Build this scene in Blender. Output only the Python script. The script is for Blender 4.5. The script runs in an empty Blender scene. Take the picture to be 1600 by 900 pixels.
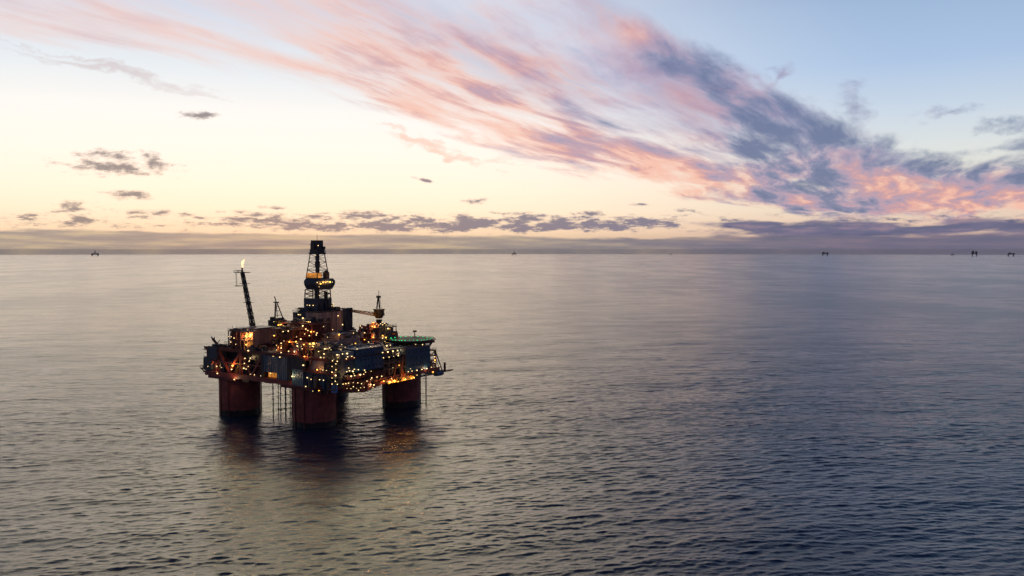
import bpy, math, random
import numpy as np
from mathutils import Vector, Matrix

C = bpy.context.scene.collection
R_EARTH = 6.371e6
H = 90.0
F = 1300.0                                   # focal length in photo pixels (1600 wide)
HORIZON = 390.0
TH = math.radians(57)
ORG = (-101.7, 425.0)                        # front column at the water


# ------------------------------------------------------------------ helpers
def lin(c, k=1.0):
    r = []
    for v in c[:3]:
        v = v / 255.0
        r.append((v / 12.92 if v <= 0.04045 else ((v + 0.055) / 1.055) ** 2.4) * k)
    return tuple(r) + (1.0,)


class NB:
    """tiny node-graph builder"""
    def __init__(s, tree):
        s.t = tree

    def node(s, typ, **kw):
        n = s.t.nodes.new(typ)
        for k, v in kw.items():
            setattr(n, k, v)
        return n

    def put(s, sock, v):
        if isinstance(v, bpy.types.NodeSocket):
            s.t.links.new(v, sock)
        elif v is not None:
            sock.default_value = v

    def m(s, op, a, b=None, c=None, clamp=False):
        n = s.node('ShaderNodeMath', operation=op)
        n.use_clamp = clamp
        for i, v in enumerate((a, b, c)):
            if v is not None:
                s.put(n.inputs[i], v)
        return n.outputs[0]

    def v(s, op, a, b=None, c=None, out=0):
        n = s.node('ShaderNodeVectorMath', operation=op)
        for i, x in enumerate((a, b, c)):
            if x is not None:
                s.put(n.inputs[i], x)
        return n.outputs[out]

    def xyz(s, x, y, z):
        n = s.node('ShaderNodeCombineXYZ')
        for i, v in enumerate((x, y, z)):
            s.put(n.inputs[i], v)
        return n.outputs[0]

    def sep(s, a):
        n = s.node('ShaderNodeSeparateXYZ')
        s.put(n.inputs[0], a)
        return n.outputs

    def step(s, v, a, b, o0=0.0, o1=1.0):
        n = s.node('ShaderNodeMapRange', interpolation_type='SMOOTHSTEP')
        for i, x in enumerate((v, a, b, o0, o1)):
            s.put(n.inputs[i], x)
        return n.outputs[0]

    def noise(s, vec, scale, detail=4, rough=0.5, dist=0.0, lac=2.0, col=False):
        n = s.node('ShaderNodeTexNoise')
        s.put(n.inputs['Vector'], vec)
        n.inputs['Scale'].default_value = scale
        n.inputs['Detail'].default_value = detail
        n.inputs['Roughness'].default_value = rough
        n.inputs['Distortion'].default_value = dist
        n.inputs['Lacunarity'].default_value = lac
        return n.outputs[1 if col else 0]

    def mix(s, f, a, b, blend='MIX'):
        n = s.node('ShaderNodeMix', data_type='RGBA', blend_type=blend)
        s.put(n.inputs[0], f)
        s.put(n.inputs[6], a)
        s.put(n.inputs[7], b)
        return n.outputs[2]

    def ramp(s, f, stops):
        n = s.node('ShaderNodeValToRGB')
        cr = n.color_ramp
        cr.interpolation = 'LINEAR'
        while len(cr.elements) < len(stops):
            cr.elements.new(0.5)
        for e, (p, c) in zip(cr.elements, stops):
            e.position = p
        for e, (p, c) in zip(cr.elements, stops):
            e.color = c
        s.put(n.inputs[0], f)
        return n.outputs[0]

    def curve(s, f, pts, lo, hi):
        """piecewise function through pts; f in [lo,hi]"""
        n = s.node('ShaderNodeFloatCurve')
        c = n.mapping.curves[0]
        pts = [((x - lo) / (hi - lo), y) for x, y in pts]
        c.points[0].location = pts[0]
        c.points[1].location = pts[-1]
        for p in pts[1:-1]:
            c.points.new(*p)
        n.mapping.update()
        g = s.m('DIVIDE', s.m('SUBTRACT', f, lo), hi - lo, clamp=True)
        s.put(n.inputs['Value'], g)
        return n.outputs[0]


PITCH = math.atan((450 - HORIZON) / F)


def sky(px, py):
    """photo pixel -> (azimuth, sine of elevation): a direction in the sky"""
    X, U = (px - 800) / F, (450 - py) / F
    c, s_ = math.cos(PITCH), math.sin(PITCH)
    y, z = c + U * s_, -s_ + U * c
    l = math.sqrt(X * X + y * y + z * z)
    return math.atan2(X, y), z / l


# ------------------------------------------------------------------ sky
SUN_AZ = math.radians(-17)       # where the afterglow sits
world = bpy.data.worlds.new("World")
bpy.context.scene.world = world
world.use_nodes = True
wt = world.node_tree
for n in list(wt.nodes):
    wt.nodes.remove(n)
N = NB(wt)
tc = N.node('ShaderNodeTexCoord')
D = tc.outputs['Generated']
x, y, z0 = N.sep(D)
z = N.m('MAXIMUM', z0, 0.0)
phi = N.m('ARCTAN2', x, y)
hl = N.m('SQRT', N.m('ADD', N.m('MULTIPLY', x, x), N.m('MULTIPLY', y, y)))
dd = N.m('DIVIDE', N.m('ADD', N.m('MULTIPLY', x, math.sin(SUN_AZ)), N.m('MULTIPLY', y, math.cos(SUN_AZ))),
         N.m('MAXIMUM', hl, 1e-4))
d = N.m('ARCCOSINE', N.m('MINIMUM', N.m('MAXIMUM', dd, -1.0), 1.0))

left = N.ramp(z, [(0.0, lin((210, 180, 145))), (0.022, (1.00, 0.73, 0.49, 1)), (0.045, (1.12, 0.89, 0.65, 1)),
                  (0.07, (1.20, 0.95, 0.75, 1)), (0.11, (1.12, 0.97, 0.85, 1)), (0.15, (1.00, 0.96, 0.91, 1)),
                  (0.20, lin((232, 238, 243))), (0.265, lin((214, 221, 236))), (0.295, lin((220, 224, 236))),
                  (0.33, (6.2, 5.5, 3.4, 1)), (0.39, (5.6, 4.8, 2.8, 1)), (0.50, (0.7, 0.66, 0.66, 1)), (0.65, lin((90, 104, 136))), (1.0, lin((44, 58, 92)))])  # overbright belt above the view, added to brighten what the sea reflects
right = N.ramp(z, [(0.0, lin((150, 125, 130))), (0.025, lin((228, 196, 176))), (0.045, lin((234, 216, 196))),
                   (0.07, lin((230, 224, 208))), (0.11, lin((222, 227, 226))), (0.15, lin((202, 216, 231))),
                   (0.20, lin((174, 198, 229))), (0.26, lin((158, 184, 217))), (0.36, lin((70, 106, 160))),
                   (0.55, lin((34, 64, 116))), (1.0, lin((28, 46, 86)))])
back = N.ramp(z, [(0.0, lin((62, 70, 96))), (0.12, lin((80, 82, 108))), (0.30, lin((56, 70, 104))),
                  (1.0, lin((28, 46, 86)))])
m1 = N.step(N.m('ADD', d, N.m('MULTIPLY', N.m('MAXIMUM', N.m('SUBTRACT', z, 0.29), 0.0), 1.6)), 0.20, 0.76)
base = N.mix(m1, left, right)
m2 = N.step(d, 0.75, 1.9)
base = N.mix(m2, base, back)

# ---- cloud band: streaks on a plane seen in perspective
VP = math.radians(26)
zz = N.m('ADD', z, 0.035)
pa = N.m('DIVIDE', N.m('ADD', N.m('MULTIPLY', x, math.sin(VP)), N.m('MULTIPLY', y, math.cos(VP))), zz)
pb = N.m('DIVIDE', N.m('SUBTRACT', N.m('MULTIPLY', x, math.cos(VP)), N.m('MULTIPLY', y, math.sin(VP))), zz)
plane = N.xyz(pa, pb, 0.0)
warp = N.noise(N.v('MULTIPLY', plane, (0.30, 0.55, 1.0)), 1.0, 3, 0.55, col=True)
wv = N.v('MULTIPLY', N.v('SUBTRACT', warp, (0.5, 0.5, 0.5)), (1.6, 0.75, 0.0))
pw = N.v('ADD', plane, wv)
n1 = N.noise(N.v('MULTIPLY', pw, (0.33, 1.25, 1.0)), 1.0, 9, 0.60)
n2 = N.noise(N.v('ADD', N.v('MULTIPLY', pw, (0.16, 0.55, 1.0)), (7.3, 2.1, 0.0)), 1.0, 5, 0.55)
n3 = N.noise(N.v('ADD', N.v('MULTIPLY', pw, (0.7, 3.6, 1.0)), (1.3, 9.1, 0.0)), 1.0, 6, 0.6)
# even detail in angle, for the fluffy pieces
ang = N.xyz(phi, N.m('MULTIPLY', z, 1.9), 0.0)
f1 = N.noise(ang, 15.0, 8, 0.62, 0.25)
f2 = N.noise(N.v('ADD', ang, (3.1, 1.7, 0.0)), 7.0, 5, 0.55)


def cv(pts, lo=-0.75, hi=0.75):
    q = sorted(sky(*p) for p in pts)
    q = [(lo, q[0][1])] + q + [(hi, q[-1][1])]
    return N.curve(phi, [(a, min(max(b, 0), 1)) for a, b in q], lo, hi)


zlow = cv([(-60, 70), (100, 85), (300, 118), (450, 150), (600, 195), (750, 238), (850, 268), (1000, 305), (1150, 335),
           (1300, 348), (1600, 352)])
zup = cv([(500, -230), (700, -180), (900, -70), (1000, 5), (1130, 78), (1260, 150), (1340, 185), (1450, 230), (1600, 235)])
inside = N.m('MULTIPLY', N.step(N.m('SUBTRACT', z, zlow), -0.012, 0.035),
             N.step(N.m('SUBTRACT', zup, z), -0.03, 0.035))
# weakens to the left, solid on the right
strength = N.step(phi, -0.55, 0.0, 0.80, 1.0)
height = N.m('SUBTRACT', z, zlow)
rim = N.m('MULTIPLY', N.step(height, -0.01, 0.008), N.step(height, 0.018, 0.055, 1.0, 0.0))
rim = N.m('MULTIPLY', rim, N.step(phi, -0.40, -0.05))
thr = N.m('SUBTRACT', N.m('SUBTRACT', 0.68, N.m('MULTIPLY', inside, 0.225)), N.m('MULTIPLY', rim, 0.07))
thr = N.m('SUBTRACT', thr, N.step(phi, 0.16, 0.46, -0.02, 0.055))
thr = N.m('SUBTRACT', thr, N.step(phi, -0.42, 0.12, 0.092, 0.016))
nn = N.m('ADD', N.m('MULTIPLY', n1, 0.55), N.m('ADD', N.m('MULTIPLY', n2, 0.22), N.m('MULTIPLY', n3, 0.23)))
cov1 = N.step(N.m('SUBTRACT', nn, thr), -0.03, 0.125)
cov1 = N.m('MULTIPLY', N.m('MULTIPLY', cov1, strength), N.step(inside, 0.0, 0.25))
cov1 = N.m('MULTIPLY', cov1, N.step(N.m('ADD', n3, N.m('MULTIPLY', N.m('SUBTRACT', phi, 0.1), 0.3)), 0.28, 0.54, 0.40, 1.0))
# colour: salmon along the lower edge, mauve and slate further up
toslate = N.m('ADD', N.step(height, 0.01, 0.11, -0.14, 0.36), N.m('MULTIPLY', N.m('SUBTRACT', n2, 0.5), 3.0))
toslate = N.m('ADD', toslate, N.m('MULTIPLY', N.m('SUBTRACT', n3, 0.5), 2.2))
toslate = N.m('ADD', toslate, N.m('MULTIPLY', N.m('SUBTRACT', f2, 0.5), 1.6))
toslate = N.m('ADD', toslate, N.step(phi, 0.12, 0.50, 0.0, 0.56))
ccol = N.ramp(toslate, [(0.0, lin((246, 190, 170))), (0.16, lin((228, 168, 158))), (0.34, lin((196, 152, 164))),
                        (0.58, lin((170, 150, 176))), (0.80, lin((122, 128, 164))), (1.0, lin((94, 110, 150)))])
pale = N.mix(N.step(phi, -0.50, 0.05, 0.62, 0.0), ccol, lin((243, 211, 203)))
veil = N.m('MULTIPLY', N.m('MULTIPLY', N.step(height, 0.05, 0.15), N.step(n2, 0.30, 0.52)), N.step(N.m('SUBTRACT', zup, z), -0.01, 0.08))
veil = N.m('MULTIPLY', veil, N.step(phi, -0.75, -0.35))
base = N.mix(N.m('MULTIPLY', veil, 0.85), base, N.mix(N.step(n3, 0.35, 0.65), lin((150, 150, 188)), lin((222, 212, 226))))
skyc = N.mix(N.m('MULTIPLY', cov1, 0.90), base, pale)


# ---- separate blobs of cloud
def blobs(lst, noise, k, lo, hi, invec):
    best = None
    for px, py, rx, ry, rot in lst:
        a, s_ = sky(px, py)
        mp = N.node('ShaderNodeMapping', vector_type='TEXTURE')
        mp.inputs['Location'].default_value = (a, s_, 0)
        mp.inputs['Rotation'].default_value = (0, 0, math.radians(rot))
        mp.inputs['Scale'].default_value = (rx / F, ry / F, 1)
        N.put(mp.inputs['Vector'], invec)
        l = N.v('LENGTH', mp.outputs[0], out=1)
        best = l if best is None else N.m('MINIMUM', best, l)
    v_ = N.m('ADD', N.m('SUBTRACT', 1.0, best), N.m('MULTIPLY', N.m('SUBTRACT', noise, 0.5), k))
    return N.step(v_, lo, hi), v_


P2 = N.xyz(phi, z, 0.0)
wb = N.noise(N.v('MULTIPLY', P2, (1.0, 1.6, 1.0)), 22.0, 4, 0.6, col=True)
P2w = N.v('ADD', P2, N.v('MULTIPLY', N.v('SUBTRACT', wb, (0.5, 0.5, 0.5)), (0.075, 0.05, 0.0)))
cov2, _ = blobs([(1030, 110, 140, 22, -14), (1140, 138, 90, 16, -10), (1240, 170, 60, 24, -12), (1335, 178, 34, 46, 5),
                 (1390, 245, 80, 12, -6), (1575, 232, 75, 17, 4), (1480, 180, 60, 11, 3),
                 (1560, 200, 50, 12, 10), (1215, 120, 26, 14, 40)],
                f1, 4.2, 0.0, 1.5, P2w)
cov7, _ = blobs([(700, 236, 150, 8, -14), (640, 214, 110, 7, -15), (150, 106, 190, 9, -8), (110, 86, 150, 6, -9)],
                n3, 3.0, 0.0, 1.2, P2w)
skyc = N.mix(N.m('MULTIPLY', cov7, 0.6), skyc, N.mix(N.step(phi, -0.35, -0.2), lin((205, 186, 188)), lin((246, 190, 168))))
c2 = N.ramp(N.m('ADD', f2, N.step(phi, 0.1, 0.5, -0.08, 0.10)),
            [(0.30, lin((206, 160, 178))), (0.50, lin((142, 140, 174))), (0.66, lin((92, 112, 154)))])
skyc = N.mix(N.m('MULTIPLY', cov2, 0.70), skyc, c2)

# ---- small puffs with flat bases near the horizon
g1 = N.noise(N.v('MULTIPLY', P2, (1.0, 2.4, 1.0)), 52.0, 8, 0.66)
P2w2 = N.v('ADD', P2, N.v('MULTIPLY', N.v('SUBTRACT', wb, (0.5, 0.5, 0.5)), (0.02, 0.006, 0.0)))
cov3, v3 = blobs([(180, 262, 100, 15, 0), (168, 242, 46, 11, 0), (240, 250, 28, 17, 0), (202, 304, 46, 10, 0), (122, 323, 36, 10, -3),
                  (247, 332, 28, 6, 0), (310, 341, 18, 4, 0), (312, 180, 40, 7, 0), (430, 326, 26, 5, 0),
                  (402, 336, 28, 5, 0), (452, 344, 34, 8, 0), (368, 350, 22, 4, 0), (490, 337, 26, 6, 0),
                  (746, 314, 28, 6, 0), (663, 281, 26, 4, -10), (924, 335, 26, 7, 0),
                  (1008, 320, 24, 4, 0), (1076, 329, 26, 5, -8), (562, 333, 38, 7, 0), (950, 348, 40, 6, 0)],
                 g1, 2.9, 0.10, 1.0, P2w2)
# ragged row of cumulus above the horizon
g2 = N.noise(N.v('ADD', N.v('MULTIPLY', P2, (1.0, 3.6, 1.0)), (0.4, 0.9, 0.0)), 30.0, 8, 0.68)
zr0, zr1, zr2 = sky(750, 370)[1], sky(750, 352)[1], sky(750, 326)[1]
row = N.m('MULTIPLY', N.step(z, zr0, zr1), N.step(z, zr1, zr2, 1.0, 0.0))
rowx = N.m('MULTIPLY', N.step(phi, sky(200, 350)[0], sky(600, 350)[0], 0.42, 1.0),
           N.step(phi, sky(960, 350)[0], sky(1120, 350)[0], 1.0, 0.25))
cov4 = N.step(N.m('ADD', g2, N.m('MULTIPLY', N.m('MULTIPLY', row, rowx), 0.22)), 0.55, 0.71)
cov4 = N.m('MULTIPLY', cov4, N.step(N.m('MULTIPLY', row, rowx), 0.0, 0.2))
puffc = N.mix(N.step(phi, -0.5, 0.3), lin((136, 128, 130)), lin((112, 112, 140)))
puffc = N.mix(N.step(N.m('MAXIMUM', cov3, cov4), 0.3, 1.0, 0.45, 0.0), puffc, lin((226, 196, 170)))
skyc = N.mix(N.m('MULTIPLY', N.m('MAXIMUM', cov3, cov4), 0.90), skyc, puffc)

# ---- dark long bank on the right, above the horizon
g3 = N.noise(N.v('MULTIPLY', P2, (1.0, 6.0, 1.0)), 17.0, 7, 0.6)
cov5, _ = blobs([(1270, 357, 190, 15, 0), (1180, 352, 95, 9, 0), (1470, 357, 220, 10, 3), (1330, 366, 150, 8, 0),
                 (1640, 352, 160, 13, 0), (1800, 350, 200, 20, 0)], g3, 1.9, 0.0, 0.55, P2)
c5 = N.ramp(g3, [(0.35, lin((76, 88, 124))), (0.52, lin((96, 101, 135))), (0.68, lin((142, 124, 145)))])
skyc = N.mix(N.m('MULTIPLY', cov5, 0.93), skyc, c5)

# ---- hazy grey bank sitting on the horizon all round
zb = cv([(-200, 356), (0, 358), (170, 359), (300, 363), (560, 366), (800, 368), (1000, 372), (1130, 368), (1600, 366)])
edge = N.m('ADD', N.m('SUBTRACT', zb, z), N.m('MULTIPLY', N.m('SUBTRACT', g3, 0.5), 0.010))
cov6 = N.step(edge, -0.0008, 0.0028)
g4 = N.noise(N.v('MULTIPLY', P2, (1.0, 14.0, 1.0)), 9.0, 6, 0.6)
bl = N.ramp(g4, [(0.36, lin((132, 130, 134))), (0.50, lin((158, 150, 143))), (0.62, lin((196, 178, 150)))])
br = N.ramp(g4, [(0.35, lin((98, 102, 128))), (0.55, lin((116, 111, 132))), (0.70, lin((140, 120, 134)))])
bm = N.mix(N.step(phi, -0.12, 0.42), bl, br)
bm = N.mix(N.step(d, 0.8, 1.6), bm, lin((64, 68, 90)))
skyc = N.mix(N.m('MULTIPLY', cov6, N.step(phi, -0.3, 0.3, 0.84, 0.95)), skyc, bm)

# broken cloud over the rest of the dome, what the water mirrors
dome = N.m('MULTIPLY', N.step(N.m('ADD', N.m('MULTIPLY', n1, 0.6), N.m('MULTIPLY', n2, 0.4)), 0.44, 0.62),
           N.step(z, 0.31, 0.40))
skyc = N.mix(N.m('MULTIPLY', dome, 0.45), skyc, N.mix(N.step(d, 0.2, 1.6), lin((196, 180, 170)), lin((42, 56, 92))))

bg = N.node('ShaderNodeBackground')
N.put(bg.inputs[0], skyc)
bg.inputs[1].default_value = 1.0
nish = N.node('ShaderNodeTexSky', sky_type='NISHITA')
nish.sun_disc = False
nish.sun_elevation = math.radians(1.0)
nish.sun_rotation = SUN_AZ
bg2 = N.node('ShaderNodeBackground')
N.put(bg2.inputs[0], nish.outputs[0])
bg2.inputs[1].default_value = 0.004
add = N.node('ShaderNodeAddShader')
wt.links.new(bg.outputs[0], add.inputs[0])
wt.links.new(bg2.outputs[0], add.inputs[1])
out = N.node('ShaderNodeOutputWorld')
wt.links.new(add.outputs[0], out.inputs[0])

sun = bpy.data.lights.new('sun', 'SUN')
sun.energy = 0.05
sun.angle = math.radians(40)
sun.color = (1.0, 0.80, 0.58)
so = bpy.data.objects.new('sun', sun)
C.objects.link(so)
sd = Vector((math.sin(SUN_AZ) * math.cos(0.06), math.cos(SUN_AZ) * math.cos(0.06), math.sin(0.06)))
so.rotation_euler = sd.to_track_quat('Z', 'Y').to_euler()

# ------------------------------------------------------------------ camera
cam = bpy.data.cameras.new('camera')
cam.sensor_width = 36
cam.lens = 36 * F / 1600
cam.clip_start = 1
cam.clip_end = 200000
co = bpy.data.objects.new('camera', cam)
C.objects.link(co)
co.location = (0, 0, H)
co.rotation_euler = (math.pi / 2 - PITCH, 0, 0)
bpy.context.scene.camera = co
vs = bpy.context.scene.view_settings
vs.view_transform = 'Standard'
vs.look = 'None'
vs.exposure = 0
vs.gamma = 1
cy = bpy.context.scene.cycles
cy.max_bounces = 5
cy.glossy_bounces = 3
cy.diffuse_bounces = 2
cy.use_light_tree = True
cy.sample_clamp_indirect = 3.0


# ------------------------------------------------------------------ sea
def build_sea():
    rng = np.random.default_rng(5)
    rows = [40.0, 70.0, 100.0, 125.0, 150.0, 168.0]
    dpx = 0.5
    D0 = 180.0
    while D0 < 1100:                       # rows thin out with distance
        rows.append(D0)
        D0 += max(0.30, dpx * D0 * D0 / (F * H))
    while D0 < 45000:
        rows.append(D0)
        D0 *= 1.022
    rows = np.array(rows)
    nf = 1000
    fine = np.linspace(math.radians(-37), math.radians(37), nf)
    coarse = np.linspace(math.radians(37), math.radians(323), 120)[1:-1]
    az = np.concatenate([fine, coarse])
    nA, nR = len(az), len(rows)
    A, Rr = np.meshgrid(az, rows)
    X, Y = Rr * np.sin(A), Rr * np.cos(A)
    Z = -(X * X + Y * Y) / (2 * R_EARTH)
    spacing = np.maximum(np.gradient(rows)[:, None] * np.ones_like(A), Rr * (az[1] - az[0]))
    X0, Y0 = X.copy(), Y.copy()
    unres = np.zeros_like(A)
    # wind sea running roughly towards the viewer, a touch from the left
    comps = []
    for L, n, amp, spread in ((70, 5, 0.08, 0.35), (38, 8, 0.035, 0.45), (21, 10, 0.024, 0.5), (12.5, 18, 0.017, 0.55),
                              (8.0, 28, 0.0125, 0.55), (5.2, 34, 0.0110, 0.58), (3.6, 36, 0.0092, 0.62), (2.4, 34, 0.0065, 0.7)):
        for i in range(n):
            l = L * math.exp(rng.normal(0, 0.17))
            th = math.radians(-90 + 14) + rng.normal(0, spread * 0.62)
            comps.append((l, th, amp * (0.6 + 0.8 * rng.random()), rng.random() * 6.28))
    # slow patches of wind
    patch = 0.5 * np.ones_like(A)
    for i in range(9):
        l = 160 * math.exp(rng.normal(0, 0.5)); th = rng.random() * 6.28; ph = rng.random() * 6.28
        patch += 0.11 * np.sin(2 * np.pi / l * (X0 * math.cos(th) + Y0 * math.sin(th) * 0.6) + ph)
    patch = np.clip(1.0 + 0.22 * (patch - 0.5) * 2, 0.7, 1.3)
    for l, th, a, ph in comps:
        k = 2 * math.pi / l
        w = np.clip((l / spacing - 2.2) / 2.0, 0, 1)
        arg = k * (X0 * math.cos(th) + Y0 * math.sin(th)) + ph
        aa = a * w * (patch if l < 30 else 1)
        Z += aa * np.cos(arg)
        X -= 0.8 * aa * math.cos(th) * np.sin(arg)
        Y -= 0.8 * aa * math.sin(th) * np.sin(arg)
        unres += (1 - w) * (a * k) ** 2 * 0.5
    co_ = np.stack([X, Y, Z], -1).reshape(-1, 3).astype(np.float32)
    centre = np.array([[0, 0, 0]], np.float32)
    co_ = np.concatenate([co_, centre])
    i = np.arange(nR - 1)[:, None] * nA
    j = np.arange(nA)[None, :]
    j2 = (j + 1) % nA
    q = np.stack([i + j, i + nA + j, i + nA + j2, i + j2], -1).reshape(-1, 4)
    q = q[:, ::-1]
    tri = np.stack([np.full(nA, len(co_) - 1), np.arange(nA), (np.arange(nA) + 1) % nA], -1)[:, ::-1]
    me = bpy.data.meshes.new('sea')
    nq, nt = len(q), len(tri)
    me.vertices.add(len(co_))
    me.vertices.foreach_set('co', co_.ravel())
    me.loops.add(nq * 4 + nt * 3)
    me.loops.foreach_set('vertex_index', np.concatenate([q.ravel(), tri.ravel()]).astype(np.int32))
    me.polygons.add(nq + nt)
    st = np.concatenate([np.arange(nq) * 4, nq * 4 + np.arange(nt) * 3]).astype(np.int32)
    me.polygons.foreach_set('loop_start', st)
    me.polygons.foreach_set('use_smooth', np.ones(nq + nt, bool))
    me.update(calc_edges=True)
    me.validate()
    rough = np.sqrt(unres).ravel()
    at = me.attributes.new('chop', 'FLOAT', 'POINT')
    at.data.foreach_set('value', np.concatenate([rough, [0.0]]).astype(np.float32))
    o = bpy.data.objects.new('sea', me)
    C.objects.link(o)
    o['kind'] = 'structure'
    m = bpy.data.materials.new('sea_water')
    m.use_nodes = True
    t = m.node_tree
    M = NB(t)
    b = t.nodes['Principled BSDF']
    b.inputs['Base Color'].default_value = (0.004, 0.022, 0.055, 1)
    b.inputs['IOR'].default_value = 1.34
    geo = M.node('ShaderNodeNewGeometry').outputs['Position']
    att = M.node('ShaderNodeAttribute', attribute_name='chop').outputs['Fac']
    big = M.noise(M.v('MULTIPLY', geo, (0.0035, 0.0011, 1.0)), 1.0, 5, 0.6)
    mid = M.noise(M.v('MULTIPLY', geo, (0.014, 0.02, 1.0)), 1.0, 3, 0.5)
    gust = M.m('ADD', M.m('MULTIPLY', big, 0.6), M.m('MULTIPLY', mid, 0.4))
    ro = M.m('SQRT', M.m('ADD', 0.003, M.m('MULTIPLY', att, M.step(gust, 0.38, 0.62, 0.10, 0.42))))
    M.put(b.inputs['Roughness'], M.m('MINIMUM', ro, 0.6))
    r1 = M.noise(M.v('MULTIPLY', geo, (0.55, 1.05, 0.5)), 1.0, 6, 0.66)
    bump = M.node('ShaderNodeBump')
    bump.inputs['Distance'].default_value = 1.0
    M.put(bump.inputs['Strength'], 1.0)
    h = M.m('MULTIPLY', r1, M.step(gust, 0.38, 0.62, 0.12, 0.22))
    far = M.step(att, 0.01, 0.09)
    r2 = M.noise(M.v('MULTIPLY', geo, (0.075, 0.17, 0.5)), 1.0, 4, 0.6)
    r3 = M.noise(M.v('MULTIPLY', geo, (0.010, 0.024, 0.5)), 1.0, 4, 0.6)
    h = M.m('ADD', h, M.m('MULTIPLY', M.m('ADD', M.m('MULTIPLY', r2, 1.4), M.m('MULTIPLY', r3, 3.0)), far))
    M.put(bump.inputs['Height'], h)
    M.put(b.inputs['Normal'], bump.outputs[0])
    me.materials.append(m)
    return o


build_sea()

# ------------------------------------------------------------------ materials
def metal(name, col, rough=0.55, var=0.35, scale=0.35, corr=None, metallic=0.0, rust=0.25):
    """painted steel with streaky dirt; corr = period in metres of vertical corrugation"""
    m = bpy.data.materials.new(name)
    m.use_nodes = True
    M = NB(m.node_tree)
    b = m.node_tree.nodes['Principled BSDF']
    tcn = M.node('ShaderNodeTexCoord').outputs['Object']
    a = M.noise(M.v('MULTIPLY', tcn, (1, 1, 0.25)), scale, 6, 0.65)
    s2 = M.noise(tcn, scale * 5, 4, 0.6)
    c0 = tuple(v * (1 - var) for v in col)
    c1 = tuple(min(1, v * (1 + var)) for v in col)
    cc = M.mix(M.step(a, 0.35, 0.65), c0 + (1,), c1 + (1,))
    cc = M.mix(M.step(s2, 0.58, 0.72, 0.0, rust), cc, (0.055, 0.022, 0.012, 1))
    M.put(b.inputs['Base Color'], cc)
    b.inputs['Roughness'].default_value = rough
    b.inputs['Metallic'].default_value = metallic
    if corr:
        X, Y, Z_ = M.sep(tcn)
        w = M.m('SINE', M.m('MULTIPLY', M.m('ADD', X, Y), 2 * math.pi / corr))
        bp = M.node('ShaderNodeBump')
        bp.inputs['Distance'].default_value = 0.25
        M.put(bp.inputs['Height'], w)
        M.put(b.inputs['Normal'], bp.outputs[0])
    return m


def glow(name, col, s, var=False):
    m = bpy.data.materials.new(name)
    m.use_nodes = True
    M = NB(m.node_tree)
    b = m.node_tree.nodes['Principled BSDF']
    b.inputs['Base Color'].default_value = (0.05, 0.05, 0.05, 1)
    b.inputs['Emission Color'].default_value = tuple(col) + (1,)
    b.inputs['Emission Strength'].default_value = s
    if var:
        tcn = M.node('ShaderNodeTexCoord').outputs['Object']
        a = M.noise(M.v('MULTIPLY', tcn, (1, 1, 0.3)), 0.8, 3, 0.6)
        M.put(b.inputs['Emission Strength'], M.step(a, 0.3, 0.7, s * 0.25, s * 1.5))
    return m


MT = dict(
    red=metal('oxide_red_steel', (0.29, 0.058, 0.042), 0.6, 0.3, 0.12),
    dred=metal('dark_red_steel', (0.15, 0.030, 0.022), 0.6, 0.4, 0.3),
    wet=metal('wet_hull_steel', (0.010, 0.010, 0.011), 0.35, 0.3, 0.4, rust=0.0),
    blue=metal('blue_cladding', (0.020, 0.070, 0.14), 0.5, 0.18, 0.25, rust=0.1),
    bcor=metal('blue_corrugated_cladding', (0.055, 0.12, 0.18), 0.5, 0.22, 0.3, 1.5, rust=0.1),
    navy=metal('navy_steel', (0.018, 0.032, 0.065), 0.5, 0.3, 0.3),
    grey=metal('grey_steel', (0.105, 0.09, 0.08), 0.5, 0.3, 0.5),
    lgrey=metal('light_grey_steel', (0.20, 0.22, 0.27), 0.45, 0.2, 0.5, rust=0.15),
    olive=metal('olive_steel', (0.13, 0.085, 0.025), 0.5, 0.25, 0.5),
    dark=metal('dark_steel', (0.024, 0.023, 0.026), 0.55, 0.4, 0.6),
    tan=metal('tan_cladding', (0.50, 0.34, 0.28), 0.6, 0.2, 0.2, 2.6, rust=0.15),
    mauve=metal('weathered_roof_cladding', (0.22, 0.18, 0.19), 0.5, 0.2, 0.3, rust=0.1),
    yellow=metal('yellow_steel', (0.36, 0.19, 0.035), 0.5, 0.25, 0.5),
    orange=metal('orange_steel', (0.34, 0.10, 0.025), 0.5, 0.25, 0.5),
    pad=metal('green_pad_surface', (0.018, 0.045, 0.035), 0.7, 0.25, 0.3, rust=0.0),
    window=metal('dark_window_glass', (0.012, 0.014, 0.02), 0.1, 0.1, 1.0, rust=0.0),
    warm=glow('lamp_glass_warm', (1.0, 0.68, 0.28), 3.4),
    sodium=glow('lamp_glass_amber', (1.0, 0.42, 0.055), 6.0),
    green=glow('lamp_glass_green', (0.02, 0.85, 0.25), 1.6),
    litwall=glow('lit_interior', (1.0, 0.36, 0.05), 0.55, True),
    flame=glow('flame', (1.0, 0.52, 0.22), 2.8),
)




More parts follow.
